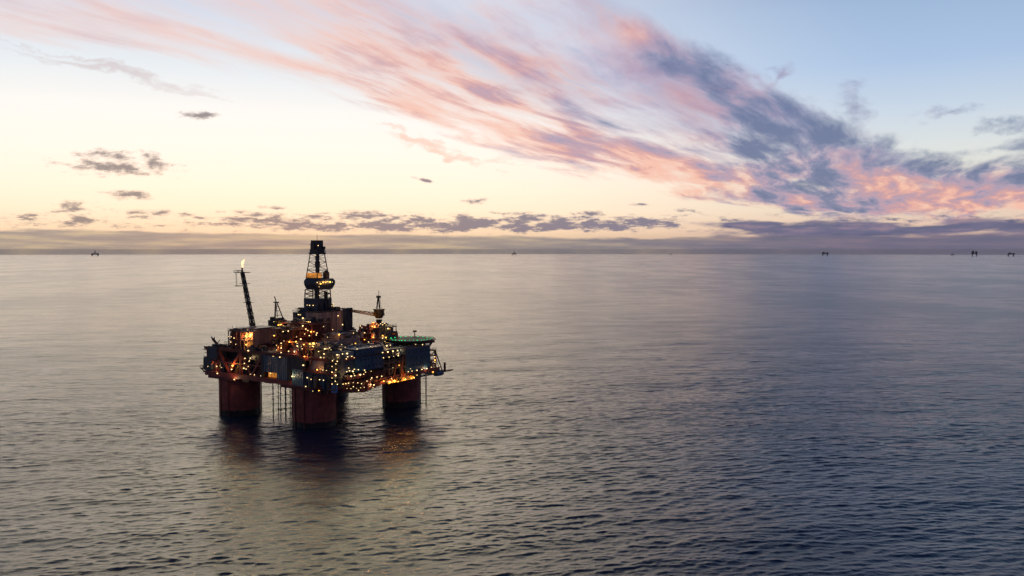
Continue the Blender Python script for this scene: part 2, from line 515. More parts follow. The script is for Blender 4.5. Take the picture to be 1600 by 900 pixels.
def column_paint():
    m = bpy.data.materials.new('column_paint')
    m.use_nodes = True
    M = NB(m.node_tree)
    b = m.node_tree.nodes['Principled BSDF']
    tcn = M.node('ShaderNodeTexCoord').outputs['Object']
    X, Y, Z_ = M.sep(tcn)
    streak = M.noise(M.v('MULTIPLY', tcn, (0.9, 0.9, 0.05)), 1.0, 6, 0.65)
    blot = M.noise(tcn, 0.22, 6, 0.6)
    c = M.mix(M.step(blot, 0.35, 0.65), (0.22, 0.046, 0.035, 1), (0.38, 0.085, 0.062, 1))
    c = M.mix(M.step(streak, 0.52, 0.70, 0.0, 0.75), c, (0.075, 0.026, 0.018, 1))
    # plate seams
    seam = M.m('LESS_THAN', M.m('ABSOLUTE', M.m('SUBTRACT', M.m('FRACT', M.m('DIVIDE', Z_, 3.1)), 0.5)), 0.018)
    c = M.mix(M.m('MULTIPLY', seam, 0.45), c, (0.08, 0.025, 0.02, 1))
    # dark growth up to about three metres, ragged on top
    rag = M.noise(M.v('MULTIPLY', tcn, (0.5, 0.5, 0.3)), 1.0, 6, 0.7)
    lvl = M.m('ADD', Z_, M.m('MULTIPLY', M.m('SUBTRACT', rag, 0.5), 3.4))
    wet = M.step(lvl, 2.7, 3.5, 1.0, 0.0)
    c = M.mix(wet, c, (0.006, 0.006, 0.006, 1))
    M.put(b.inputs['Base Color'], c)
    M.put(b.inputs['Roughness'], M.m('SUBTRACT', 0.6, M.m('MULTIPLY', wet, 0.2)))
    return m


MT['column'] = column_paint()

# ------------------------------------------------------------------ mesh builder
class MB:
    def __init__(s):
        s.v, s.f, s.mi, s.sm = [], [], [], []

    def add(s, vs_, fs, mi=0, smooth=False):
        o = len(s.v)
        s.v += [tuple(p) for p in vs_]
        s.f += [tuple(i + o for i in f) for f in fs]
        s.mi += [mi] * len(fs)
        s.sm += [smooth] * len(fs)
        return s

    def box(s, u0, u1, v0, v1, z0_, z1_, mi=0):
        p = [(u, v, w) for w in (z0_, z1_) for (u, v) in ((u0, v0), (u1, v0), (u1, v1), (u0, v1))]
        return s.add(p, [(3, 2, 1, 0), (4, 5, 6, 7), (0, 1, 5, 4), (1, 2, 6, 5), (2, 3, 7, 6), (3, 0, 4, 7)], mi)

    def beam(s, a, b, w, h=None, mi=0):
        a, b = Vector(a), Vector(b)
        h = h or w
        dr = (b - a)
        if dr.length < 1e-6:
            return s
        dr.normalize()
        up = Vector((0, 0, 1)) if abs(dr.z) < 0.95 else Vector((1, 0, 0))
        sx = dr.cross(up).normalized() * (w / 2)
        sy = sx.cross(dr).normalized() * (h / 2)
        p = [q + k for q in (a, b) for k in (-sx - sy, sx - sy, sx + sy, -sx + sy)]
        return s.add(p, [(3, 2, 1, 0), (4, 5, 6, 7), (0, 1, 5, 4), (1, 2, 6, 5), (2, 3, 7, 6), (3, 0, 4, 7)], mi)

    def tube(s, a, b, r, r2=None, n=12, mi=0, caps=True):
        a, b = Vector(a), Vector(b)
        r2 = r if r2 is None else r2
        dr = (b - a).normalized()
        up = Vector((0, 0, 1)) if abs(dr.z) < 0.95 else Vector((1, 0, 0))
        sx = dr.cross(up).normalized()
        sy = sx.cross(dr)
        p = []
        for q, rr in ((a, r), (b, r2)):
            for i in range(n):
                t_ = 2 * math.pi * i / n
                p.append(q + sx * (math.cos(t_) * rr) + sy * (math.sin(t_) * rr))
        fs = [(i, (i + 1) % n, n + (i + 1) % n, n + i) for i in range(n)]
        s.add(p, fs, mi, True)
        if caps:
            s.add(p, [tuple(range(n - 1, -1, -1)), tuple(range(n, 2 * n))], mi)
        return s

    def prism(s, pts, z0_, z1_, mi=0):
        n = len(pts)
        p = [(a, b, z0_) for a, b in pts] + [(a, b, z1_) for a, b in pts]
        return s.add(p, [tuple(range(n - 1, -1, -1)), tuple(range(n, 2 * n))] +
                     [(i, (i + 1) % n, n + (i + 1) % n, n + i) for i in range(n)], mi)

    def rail(s, pts, h=1.2, w=0.11, step=2.2, mi=0):
        for a, b in zip(pts, pts[1:]):
            a, b = Vector(a), Vector(b)
            for k in (h, h * 0.55):
                s.beam(a + Vector((0, 0, k)), b + Vector((0, 0, k)), w, w, mi)
            n = max(1, int((b - a).length / step))
            for i in range(n + 1):
                q = a.lerp(b, i / n)
                s.beam(q, q + Vector((0, 0, h)), w, w, mi)
        return s

    def lattice(s, a, b, w0, w1, n, r, mi=0, updir=None):
        """square lattice boom from a to b"""
        a, b = Vector(a), Vector(b)
        dr = (b - a).normalized()
        up = Vector(updir) if updir else (Vector((0, 0, 1)) if abs(dr.z) < 0.9 else Vector((1, 0, 0)))
        sx = dr.cross(up).normalized()
        sy = sx.cross(dr).normalized()
        cor = [(-1, -1), (1, -1), (1, 1), (-1, 1)]

        def P(i, c):
            t_ = i / n
            w = w0 + (w1 - w0) * t_
            return a.lerp(b, t_) + sx * (c[0] * w / 2) + sy * (c[1] * w / 2)
        for c in cor:
            s.beam(P(0, c), P(n, c), r * 1.35, mi=mi)
        for i in range(n + 1):
            for k in range(4):
                s.beam(P(i, cor[k]), P(i, cor[(k + 1) % 4]), r, mi=mi)
                if i < n:
                    if (i + k) % 2:
                        s.beam(P(i, cor[k]), P(i + 1, cor[(k + 1) % 4]), r, mi=mi)
                    else:
                        s.beam(P(i, cor[(k + 1) % 4]), P(i + 1, cor[k]), r, mi=mi)
        return s

    def mesh(s, name, mats):
        me = bpy.data.meshes.new(name)
        me.from_pydata(s.v, [], s.f)
        for m in mats if isinstance(mats, (list, tuple)) else [mats]:
            me.materials.append(m)
        me.polygons.foreach_set('material_index', s.mi)
        me.polygons.foreach_set('use_smooth', s.sm)
        me.update()
        return me


def part(name, mb, mats, parent, label=None, kind=None):
    o = bpy.data.objects.new(name, mb.mesh(name, mats) if isinstance(mb, MB) else mb)
    C.objects.link(o)
    o.parent = parent
    if label:
        o['label'] = label
    if kind:
        o['kind'] = kind
    return o


def empty(name, loc, rz, label, cat, group=None):
    o = bpy.data.objects.new(name, None)
    C.objects.link(o)
    o.location = loc
    o.rotation_euler = (0, 0, rz)
    o['label'] = label
    o['category'] = cat
    if group:
        o['group'] = group
    return o


def shift(o, u, v):
    """children are modelled in rig coordinates measured from the front column"""
    pass


# ------------------------------------------------------------------ the platform
CU, CVv = 34.0, 29.0
wx = ORG[0] + CU * math.cos(TH) - CVv * math.sin(TH)
wy = ORG[1] + CU * math.sin(TH) + CVv * math.cos(TH)
rig = empty('offshore_platform', (wx, wy, -(wx * wx + wy * wy) / (2 * R_EARTH)), TH,
            'large red oil platform on four columns with a drilling derrick, lit by many lamps', 'oil platform')


class G(MB):
    """mesh builder whose (u, v) origin is the front column"""
    def mesh(s, name, mats):
        s.v = [(a - CU, b - CVv, c) for a, b, c in s.v]
        return super().mesh(name, mats)


rnd = random.Random(11)
# --- columns
for (u, v) in ((0, 0), (0, 58), (68, 0), (68, 58)):
    g = G()
    g.tube((u, v, -9), (u, v, 21.4), 11.0, n=96)
    g.tube((u, v, 12.0), (u, v, 12.12), 11.03, n=72)
    c = part('column', g, MT['column'], rig)
    for a_ in (math.radians(170), math.radians(200), math.radians(318)):
        g = G()
        q = (u + 11.35 * math.cos(a_), v + 11.35 * math.sin(a_))
        g.tube((q[0], q[1], -2), (q[0], q[1], 21.4), 0.28, n=8)
        part('fender_pipe', g, MT['dred'], c)

# --- lower deck frame (box girders between the columns)
g = G()
g.box(-12, 82, -14, 72, 21.4, 23.8)
g.box(-12, 70, -27, -14.003, 21.9, 23.6)
for u in range(-8, 82, 8):
    g.box(u, u + 0.9, -14.2, 72.2, 20.7, 21.4)
part('lower_deck', g, MT['red'], rig)
# haunches on top of the columns
for (u, v) in ((0, 0), (0, 58), (68, 0), (68, 58)):
    g = G()
    g.box(u - 11.9, u + 11.4, v - 11.4, v + 11.4, 20.0, 21.39)
    part('column_cap', g, MT['dred'], rig)
# --- main deck
g = G()
g.box(-12, 82, -14, 72, 35.6, 37.0)
g.box(-12.3, -12.0, -14, 72, 36.2, 37.25)
g.box(-12, 28, -27, -14.003, 35.6, 36.9)
part('main_deck', g, MT['dred'], rig)
# --- inner walls so that the deck space is not empty
g = G()
g.box(-6, 76, -8, 66, 23.8, 35.6)
part('inner_bulkhead', g, MT['dark'], rig)
# --- truss on the left face
g = G()
for v0, v1 in ((70, 61), (61, 52), (52, 43), (43, 34), (34, 25)):
    k = int((70 - v0) / 9)
    if k % 2 == 0:
        g.beam((-11.4, v0, 24), (-11.4, v1, 35.6), 1.1)
    else:
        g.beam((-11.4, v0, 35.6), (-11.4, v1, 24), 1.1)
for v in (70, 61, 43, 25, 6.2):
    g.beam((-11.4, v, 23.8), (-11.4, v, 35.6), 0.9)
g.box(-11.9, -11.1, 25, 70, 29.2, 29.7)
part('deck_truss', g, MT['red'], rig)
# rear faces, seen only from elsewhere
g = G()
for k in range(10):
    a_, b_ = -10 + k * 9, -1 + k * 9
    z1_, z2_ = (24, 35.6) if k % 2 else (35.6, 24)
    g.beam((a_, 71.4, z1_), (b_, 71.4, z2_), 1.0)
for k in range(9):
    a_, b_ = -12 + k * 9, -3 + k * 9
    z1_, z2_ = (24, 35.6) if k % 2 else (35.6, 24)
    g.beam((81.4, a_, z1_), (81.4, b_, z2_), 1.0)
part('deck_truss', g, MT['red'], rig)


def clutter(g, u0, u1, v0, v1, z0_, hmax, n, seed, smin=0.7, smax=3.2):
    r = random.Random(seed)
    for i in range(n):
        su, sv = r.uniform(smin, smax), r.uniform(smin, smax)
        u, v = r.uniform(u0, max(u0, u1 - su)), r.uniform(v0, max(v0, v1 - sv))
        h = r.uniform(0.4, 1) ** 1.5 * hmax
        k = r.random()
        mi = r.randrange(4)
        if k < 0.5:
            g.box(u, u + su, v, v + sv, z0_, z0_ + h, mi)
        elif k < 0.7:
            g.tube((u, v, z0_), (u, v, z0_ + h), r.uniform(.25, 1.0), n=10, mi=mi)
        elif k < 0.85:
            zt = z0_ + r.uniform(.5, h)
            if r.random() < .5:
                g.tube((u, v, zt), (u, v + sv * 2.5 if v + sv * 2.5 < v1 else v1, zt), r.uniform(.15, .45), n=8, mi=mi)
            else:
                g.tube((u, v, zt), (min(u + su * 2.5, u1), v, zt), r.uniform(.15, .45), n=8, mi=mi)
        else:
            g.beam((u, v, z0_), (u, v, z0_ + h * 1.25), 0.22, mi=mi)
            g.beam((u, v, z0_ + h * 1.1), (u, v + sv, z0_ + h * 1.1), 0.2, mi=mi)
    return g


CM = [MT['dred'], MT['navy'], MT['grey'], MT['dark']]
CW = [MT['orange'], MT['dred'], MT['grey'], MT['yellow']]


def frame(g, u0, u1, v0, v1, z0_, z1_, nu, nv, nz, r=0.35, mi=0, slabs=True, brace=True):
    """open multi-storey steel frame with floor plates"""
    us = [u0 + (u1 - u0) * i / nu for i in range(nu + 1)]
    vs_ = [v0 + (v1 - v0) * i / nv for i in range(nv + 1)]
    zs = [z0_ + (z1_ - z0_) * i / nz for i in range(nz + 1)]
    for u in us:
        for v in vs_:
            g.beam((u, v, z0_), (u, v, z1_), r, mi=mi)
    for w in zs[1:]:
        for u in us:
            g.beam((u, v0, w), (u, v1, w), r, mi=mi)
        for v in vs_:
            g.beam((u0, v, w), (u1, v, w), r, mi=mi)
        if slabs:
            g.box(u0 - .3, u1 + .3, v0 - .3, v1 + .3, w + r * .5, w + r * .5 + 0.2, mi)
        g.rail([(u0 - .2, v0 - .2, w + .3), (u1 + .2, v0 - .2, w + .3)], mi=mi)
        g.rail([(u0 - .2, v0 - .2, w + .3), (u0 - .2, v1 + .2, w + .3)], mi=mi)
    if brace:
        for i in range(nz):
            for j in range(nu):
                if (i + j) % 2:
                    g.beam((us[j], v0, zs[i]), (us[j + 1], v0, zs[i + 1]), r * .7, mi=mi)
            for j in range(nv):
                if (i + j) % 2 == 0:
                    g.beam((u0, vs_[j], zs[i]), (u0, vs_[j + 1], zs[i + 1]), r * .7, mi=mi)
    return g


# things packed behind the truss and along the left face
g = G()
clutter(g, -11, -6, 26, 69, 23.8, 9.5, 60, 3)
part('deck_equipment', g, CM, rig, kind='stuff')

# left overhanging platform with its dark box
g = G()
g.box(-11, 2, 72, 77.5, 24.2, 24.8)
g.beam((-10.5, 77, 24.2), (-10.5, 72, 21.6), .4)
g.beam((0, 77, 24.2), (0, 72, 21.6), .4)
g.rail([(-11, 72, 24.8), (-11, 77.5, 24.8), (2, 77.5, 24.8)], 1.3, .14)
g.beam((-10.9, 75.2, 24.2), (-10.9, 74.6, 22.3), .18)
g.beam((-10.9, 73.8, 24.2), (-10.9, 74.6, 22.3), .18)
pl_ = part('side_platform', g, MT['dred'], rig)
g = G()
g.box(-10.4, 1, 72.1, 75.4, 24.8, 30.0)
g.box(-10.0, 0, 72.1, 73.6, 30.0, 31.2)
g.rail([(-10.2, 72.1, 30.0), (-10.2, 75.2, 30.0), (0.8, 75.2, 30.0)], 1.2, .12)
part('equipment_cabin', g, MT['navy'], pl_)
g = G()
g.box(-12.6, -6.1, 60.8, 68.2, 30.6, 37.6)
g.tube((-9.5, 64.5, 37.6), (-9.5, 64.5, 38.6), 2.6, n=20)
g.box(-12.0, -6.1, 66.6, 72.4, 24.0, 31.5)
g.beam((-12.4, 68.0, 35.2), (-12.4, 72.2, 35.4), .35)
g.beam((-12.4, 68.0, 33.6), (-12.4, 71.0, 33.8), .3)
part('blue_machinery_house', g, MT['navy'], rig)
g = G()
g.beam((-10, 62, 37.4), (-9, 68.8, 41.0), 1.0)
g.beam((-9, 68.8, 41.0), (-9, 70.0, 42.2), .5)
g.beam((-9, 67.5, 40.4), (-9, 67.5, 42.0), .5)
g.beam((-10, 62, 37.2), (-10, 52.5, 36.9), .8)
g.beam((-9.5, 66, 37.4), (-9.5, 62, 41), .3)
part('service_davit', g, MT['dred'], rig)
g = G()
g.rail([(-11, 62, 37), (-11, 55.5, 37)], 2.0, .14, 1.4)
g.rail([(-8, 60, 38.5), (-8, 55, 38.5)], 1.6, .14, 1.4)
clutter(g, -10, 0, 54, 62, 37, 2.0, 16, 5)
part('deck_equipment', g, CM, rig, kind='stuff')

# left process module with two levels
g = G()
frame(g, -10, -3, 44.5, 54.2, 37, 46.2, 2, 3, 2, .4)
g.box(-9, -3.5, 46.2, 54.1, 37.6, 45.6)
clutter(g, -9.6, -4, 45, 54, 46.3, 1.6, 12, 8)
for vv in (46, 48.5, 52):
    g.beam((-9, vv, 46.2), (-9, vv, 49.2), .13)
md = part('process_module', g, CM, rig)
g = G()
frame(g, -10, -4, 38.4, 44.4, 37, 46.4, 1, 2, 2, .35)
g.box(-6.5, -4.2, 38.6, 44.3, 37, 46)
g.beam((-9, 44, 46.6), (-5, 37.8, 49.0), .8)
part('process_module', g, [MT['tan'], MT['dred'], MT['grey'], MT['dark']], rig)
g = G()
g.box(-6.62, -6.52, 39.4, 43.2, 37.6, 41.0)
part('lit_opening', g, MT['litwall'], rig)

# long ribbed module with pale roof
g = G()
g.box(-2.6, 14.5, 45, 57, 37, 46.6)
for i in range(12):
    uu = -2.2 + i * 1.5
    g.box(uu, uu + .3, 44.8, 45, 38.5, 46.4)
for zz_ in (42.2, 43.6, 45.0):
    g.box(-2.7, 14.5, 44.75, 44.998, zz_, zz_ + .22)
mod = part('ribbed_module', g, MT['tan'], rig)
g = G()
g.box(-3.1, 15, 44.5, 57.5, 46.6, 47.3)
part('roof', g, MT['mauve'], mod)
g = G()
g.box(-3.5, 15.5, 41.5, 44.4, 37, 38.5)
clutter(g, -3, 15, 40, 44, 37, 3, 16, 21)
part('pipe_rack', g, CM, rig)

# blue corrugated wall with lit opening under it
g = G()
g.box(-12.2, -11.4, 6.6, 24.2, 27.0, 35.5)
g.box(-12.2, -11.4, 6.6, 14.2, 23.85, 26.997)
part('corrugated_wall', g, MT['bcor'], rig)
g = G()
g.box(-9.0, -8.8, 14.2, 24.0, 23.9, 26.9)
part('lit_opening', g, MT['litwall'], rig)
g = G()
g.box(-12.3, -11.2, 24.2, 26.2, 23.8, 35.5)
part('wall_post', g, MT['dark'], rig)
g = G()
g.box(-12.15, -11.5, 4.6, 6.5, 23.8, 35.5)
part('wall_post', g, MT['dark'], rig)
g = G()
g.box(-12.1, -11.4, -6.6, 4.4, 30.0, 35.5)
part('wall_panel', g, MT['dark'], rig)
g = G()
g.box(-12.5, -11.3, -5.8, 2.6, 22.0, 30.2)
part('corrugated_wall', g, MT['bcor'], rig)
g = G()
g.box(-13, -11.0, -27.0, -5.5, 29.4, 30.0)
g.rail([(-13, -27, 30), (-13, -5.5, 30)], 1.2, .13)
g.box(-11.9, -11.2, -24.5, 24, 35.0, 35.58)
g.beam((-12.2, -8.5, 30), (-12.2, -12, 36.5), .5)
part('walkway', g, MT['dred'], rig)
g = G()
g.prism([(-12.0, -9.5), (-12.0, -19.5), (-8, -19.5), (-8, -9.5)], 30.0, 35.4)
g.box(-11.6, -8, -12, -19, 35.4, 37.6)
part('grey_module', g, MT['mauve'], rig)
g = G()
g.box(-12.0, -8, -23.5, -6.4, 22.0, 29.35)
clutter(g, -13.2, -12.0, -24, -7, 22.0, 6.5, 16, 31, .5, 1.6)
part('deck_equipment', g, [MT['navy'], MT['dark'], MT['blue'], MT['grey']], rig)
# small items hanging under the front edge
g = G()
clutter(g, -13, -9, -25, -6, 19.6, 2.2, 16, 35, .6, 2.0)
part('underdeck_fittings', g, CM, rig, kind='stuff')
g = G()
g.tube((-11, -25.6, 20.6), (-11, -25.6, 24.2), 1.5, n=20)
part('storage_tank', g, metal('bright_blue_paint', (0.10, 0.30, 0.62), .4, .1, .5, rust=0), rig)

# stair tower at the near corner
g = G()
frame(g, -12.6, -9.2, -27.6, -22.6, 22.0, 39.6, 1, 1, 6, .3, 0, True, True)
for i in range(6):
    z1_ = 22.0 + 2.93 * i
    g.beam((-12.8, -27.2, z1_), (-12.8, -23.0, z1_ + 2.93) if i % 2 else (-12.8, -23.0, z1_), .5)
g.box(-9.1, -6, -27.2, -22, 22, 38.6)
part('stair_tower', g, MT['grey'], rig)

# structures around the near corner
g = G()
frame(g, -11.4, -1, -22.4, -8, 37, 41.6, 2, 3, 1, .4)
g.box(-9, 1, -21, -10, 37, 40.5)
clutter(g, -10, 0, -22, -8, 41.9, 2.2, 26, 41)
part('corner_module', g, [MT['grey'], MT['navy'], MT['lgrey'], MT['dark']], rig)
g = G()
g.box(-10.6, -3, -27, -22.6, 39.8, 40.2)
g.box(-8.9, 1.0, -26.9, -22.6, 37.0, 39.7)
part('corner_module', g, MT['lgrey'], rig)

# accommodation: two blue blocks and the lower wing
def windows(parent, u0, u1, v, z0_, z1_, nu, nz, w=.9, h=1.0):
    for j in range(nz):
        for i in range(nu):
            uu = u0 + (u1 - u0) * (i + .5) / nu
            zc = z0_ + (z1_ - z0_) * (j + .5) / nz
            g = G()
            g.box(uu - w / 2, uu + w / 2, v - .06, v + .05, zc - h / 2, zc + h / 2)
            part('window', g, MT['window'], parent)


g = G()
g.box(2.2, 22.4, -27, -10, 29.0, 40.0)
for uu in (2.3, 6.3, 14.3, 22.2):
    g.box(uu - .12, uu + .12, -27.14, -27.0, 29, 40)
ab = part('accommodation_block', g, MT['blue'], rig)
windows(ab, 5, 21.5, -27, 29.6, 39.4, 6, 3)
g = G()
g.box(1.8, 22.8, -27.4, -9.6, 40.0, 40.35)
g.rail([(1.8, -27.3, 40.35), (22.7, -27.3, 40.35)], 1.2, .13)
part('roof', g, MT['lgrey'], ab)
g = G()
g.box(-5.6, 2.0, -26.2, -12, 29.2, 37.2)
for uu in (-5.4, -3, -.5):
    g.box(uu, uu + .2, -26.32, -26.2, 29.2, 37.2)
g.rail([(-6, -26.3, 37.6), (2, -26.3, 37.6)], 1.2, .13)
part('accommodation_block', g, MT['navy'], rig)
g = G()
g.box(40.8, 61.2, -27, -8, 21.8, 36.6)
for uu in (40.9, 47.5, 54.3, 61.1):
    g.box(uu - .1, uu + .1, -27.12, -27, 21.8, 36.6)
for zz_ in (26.6, 31.5):
    g.box(40.8, 61.2, -27.1, -27, zz_, zz_ + .25)
ab = part('accommodation_block', g, MT['blue'], rig)
windows(ab, 42, 60.5, -27, 22.5, 36, 6, 4, .8, .8)
g = G()
g.box(40.4, 61.6, -27.4, -7.6, 36.6, 37.0)
g.rail([(40.4, -27.3, 37), (61.5, -27.3, 37)], 1.2, .13)
part('roof', g, MT['mauve'], ab)

# open bay between the blue blocks
g = G()
frame(g, 22.8, 40.4, -26.8, -15, 24.0, 37.4, 4, 2, 4, .38)
g.box(22.8, 40.4, -14.9, -10, 24, 36)
clutter(g, 24, 40, -26, -15, 23.8, 9, 46, 51, .6, 2.0)
part('open_deck_bay', g, [MT['grey'], MT['navy'], MT['dred'], MT['yellow']], rig)
g = G()
g.beam((36, -27.2, 22), (38.5, -26.8, 33), .7)
g.beam((39.5, -27.2, 22), (35.0, -26.8, 31), .5)
g.beam((30, -27.2, 22), (33.0, -26.8, 30), .6)
part('bay_brace', g, MT['orange'], rig)
g = G()
g.box(24, 48.5, -29, -26.9, 20.3, 21.0)
g.rail([(24, -29, 21), (48.5, -29, 21)], 1.2, .14)
clutter(g, 25, 48, -28.8, -27.1, 21.0, 1.8, 20, 57, .5, 1.3)
part('yellow_walkway', g, [MT['yellow'], MT['orange'], MT['dred'], MT['dark']], rig)
g = G()
g.box(41, 70, -29, -27.1, 20.4, 21.0)
g.rail([(48.6, -29, 21), (70, -29, 21)], 1.2, .14)
g.box(60.8, 70, -27, -8, 20.6, 21.8)
part('walkway', g, MT['navy'], rig)

# lifeboat station: stepped galleries hanging under the living quarters
g = G()
for i, (a_, b_, zt) in enumerate(((-7, 23, 26.5), (-5, 21.5, 23.6), (-8, 16, 21.0))):
    g.box(a_, b_, -30.2 + .3 * i, -27.05, zt, zt + .3)
    g.rail([(a_, -30.2 + .3 * i, zt + .3), (b_, -30.2 + .3 * i, zt + .3)], 1.2, .13)
    for k in range(int((b_ - a_) / 2.6) + 1):
        g.beam((a_ + 2.6 * k, -30 + .3 * i, zt), (a_ + 2.6 * k, -30 + .3 * i, zt + 2.6), .22)
for k, (uu, zb) in enumerate(((-7, 20.4), (-3.5, 19.6), (0, 19.2), (3.5, 18.8), (7, 19.2), (10.5, 19.7), (14, 20.2), (17.5, 20.8), (21, 21.2))):
    g.box(uu, uu + 3.49, -29.6, -20, zb, zb + 1.7)
part('lifeboat_gallery', g, MT['dred'], rig)
g = G()
clutter(g, -8, 22, -29.9, -27.2, 23.9, 2.4, 40, 61, .5, 1.5)
clutter(g, -8, 17, -29.9, -27.2, 20.6, 2.8, 34, 62, .5, 1.5)
clutter(g, -7, 22, -29.9, -27.2, 26.8, 1.9, 20, 63, .5, 1.4)
part('gallery_equipment', g, [MT['grey'], MT['dark'], MT['dred'], MT['orange']], rig, kind='stuff')

# --- drilling package
g = G()
g.box(22.5, 41, 27.2, 40, 37, 55.0)
for v in (29.5, 32, 34.5, 37):
    g.box(22.3, 22.5, v, v + .3, 38, 54.6)
g.box(24, 38, 30, 37.5, 55.0, 57.6)
g.rail([(22.5, 27.2, 55), (22.5, 40, 55)], 1.3, .15)
clutter(g, 23, 40, 28, 39.5, 55, 2.2, 18, 71)
sb = part('drilling_module', g, [MT['navy'], MT['dark'], MT['grey'], MT['navy']], rig)
g = G()
g.box(20.0, 37, 17.0, 27.0, 37, 55.6)
for v in (17.4, 20.5, 23.8):
    g.box(19.8, 20.0, v, v + .4, 38, 55.4)
for u in (20.2, 23.5, 29.5, 33.2):
    g.box(u, u + .45, 16.75, 17.0, 38, 55.4)
g.box(26.0, 28.6, 16.9, 17.5, 44.5, 52.5, 1)
g.box(19.9, 37.1, 16.9, 27.1, 55.6, 56.0, 1)
part('drilling_module', g, [MT['tan'], MT['dark']], rig)
g = G()
g.box(37.0, 39.6, 17.4, 27.0, 37, 56.2)
clutter(g, 33, 39.5, 17, 27, 56.2, 2.4, 16, 73)
g.box(36, 39.5, 20, 26, 56.2, 57.5)
g.rail([(33, 16.9, 56), (39.6, 16.9, 56)], 1.3, .15)
part('drilling_module', g, [MT['mauve'], MT['navy'], MT['grey'], MT['dark']], rig)

# derrick
DX, DY = 31.0, 29.0
der = G()
der.box(DX - 5.4, DX + 5.4, DY - 5.4, DY + 5.4, 55.2, 62.8)
der.box(DX - 5.8, DX + 1, DY - 5.8, DY - 5.4, 56, 61.5)
clutter(der, DX - 5.6, DX + 5.6, DY - 6.6, DY - 5.4, 56, 6.5, 16, 77, .5, 1.4)
derrick = part('derrick', der, [MT['navy'], MT['dark'], MT['grey'], MT['dark']], rig)
LEG = [(-1, -1), (1, -1), (1, 1), (-1, 1)]


def ring(w, z_):
    return [(DX + a * w, DY + b * w, z_) for a, b in LEG]


g = G()
lv = [(5.0, 62.8), (4.9, 65.3), (4.8, 67.8)]
for (w0, za), (w1, zb) in zip(lv, lv[1:]):
    A_, B_ = ring(w0, za), ring(w1, zb)
    for k in range(4):
        g.beam(A_[k], B_[k], .45)
        g.beam(A_[k], B_[(k + 1) % 4], .22)
        g.beam(A_[(k + 1) % 4], B_[k], .22)
        g.beam(B_[k], B_[(k + 1) % 4], .25)
g.box(DX - 1.4, DX + .4, DY - 1, DY + 1, 62.8, 68)
g.box(DX - 3.5, DX - 2.6, DY - 2.5, DY - 1.5, 62.8, 68)
g.box(DX + 2.4, DX + 3.8, DY - 4, DY - 2.4, 62.8, 66.5)
g.beam((DX - 4, DY, 63), (DX - 4, DY, 68), .3)
part('lower_lattice', g, MT['dark'], derrick)
# wide belt with chamfered underside, bulging towards the right
g = G()
pts0 = [(DX - 6.2, DY - 4.6), (DX - 4.4, DY - 6.4), (DX + 7.6, DY - 6.4), (DX + 9.0, DY - 4.6), (DX + 9.0, DY + 4.6),
        (DX + 7.6, DY + 6.0), (DX - 4.4, DY + 6.0), (DX - 6.2, DY + 4.6)]
ctr = Vector((DX, DY))


def scl(k):
    return [tuple(ctr + (Vector(p) - ctr) * k) for p in pts0]


def loft(g, rings, mi=0):
    n = len(rings[0][0])
    vs_ = []
    for pts, z_ in rings:
        vs_ += [(a, b, z_) for a, b in pts]
    fs = []
    for r_ in range(len(rings) - 1):
        fs += [(r_ * n + i, r_ * n + (i + 1) % n, (r_ + 1) * n + (i + 1) % n, (r_ + 1) * n + i) for i in range(n)]
    fs += [tuple(range(n - 1, -1, -1)), tuple(range((len(rings) - 1) * n, len(rings) * n))]
    g.add(vs_, fs, mi)


loft(g, [(scl(.80), 67.8), (scl(.97), 70.6), (scl(.97), 72.6), (scl(.86), 73.8)])
part('monkey_board_housing', g, MT['navy'], derrick)
g = G()
g.box(DX - 4.4, DX + 4.4, DY - 4.4, DY + 4.4, 73.8, 74.3)
g.box(DX + 2.0, DX + 4.6, DY - 4.6, DY - 2.2, 74.3, 77.4)
g.box(DX + 2.4, DX + 3.6, DY - 4.2, DY - 3.0, 77.4, 78.2)
part('upper_cabin', g, MT['dark'], derrick)
g = G()
g.box(DX - 4.3, DX - 3.9, DY - 4.3, DY + 4.3, 73.9, 77.0)
g.box(DX - 3.9, DX - 1.0, DY - 4.3, DY - 4.1, 73.9, 77.0)
part('lit_windwall', g, MT['litwall'], derrick)
g = G()
N_ = 6
for i in range(N_):
    ta, tb = i / N_, (i + 1) / N_
    A_, B_ = ring(4.45 - 1.7 * ta, 74 + 13.6 * ta), ring(4.45 - 1.7 * tb, 74 + 13.6 * tb)
    for k in range(4):
        g.beam(A_[k], B_[k], .40)
        g.beam(A_[k], B_[(k + 1) % 4], .20) if (i + k) % 2 else g.beam(A_[(k + 1) % 4], B_[k], .20)
        g.beam(B_[k], B_[(k + 1) % 4], .26)
part('upper_lattice', g, MT['dark'], derrick)
g = G()
g.box(DX - .8, DX + .8, DY - .8, DY + .8, 73.8, 88)
g.box(DX - 1.0, DX + 1.0, DY - 1.0, DY + 1.0, 80, 83)
g.tube((DX - 2.3, DY - 1.5, 74), (DX - 2.0, DY - 1.2, 88), .16, n=8)
part('travelling_block', g, MT['dark'], derrick)
g = G()
g.box(DX - 3.3, DX + 3.3, DY - 3.3, DY + 3.3, 87.4, 88.4)
g.box(DX - 2.5, DX + 2.2, DY - 2.4, DY + 2.5, 88.4, 95.2)
g.box(DX - 2.9, DX + 2.9, DY - 2.9, DY + 2.9, 88.4, 90.2)
g.box(DX + 1.4, DX + 3.2, DY - 3.2, DY - 1.4, 90.2, 91.8)
g.box(DX - 3.1, DX - 2.4, DY - 1, DY + 2.2, 90.2, 93.6)
g.rail([(DX - 3.2, DY - 3.2, 88.4), (DX + 3.2, DY - 3.2, 88.4)], 1.2, .14)
g.beam((DX, DY, 95.2), (DX, DY, 98.6), .14)
part('crown_block', g, MT['dark'], derrick)

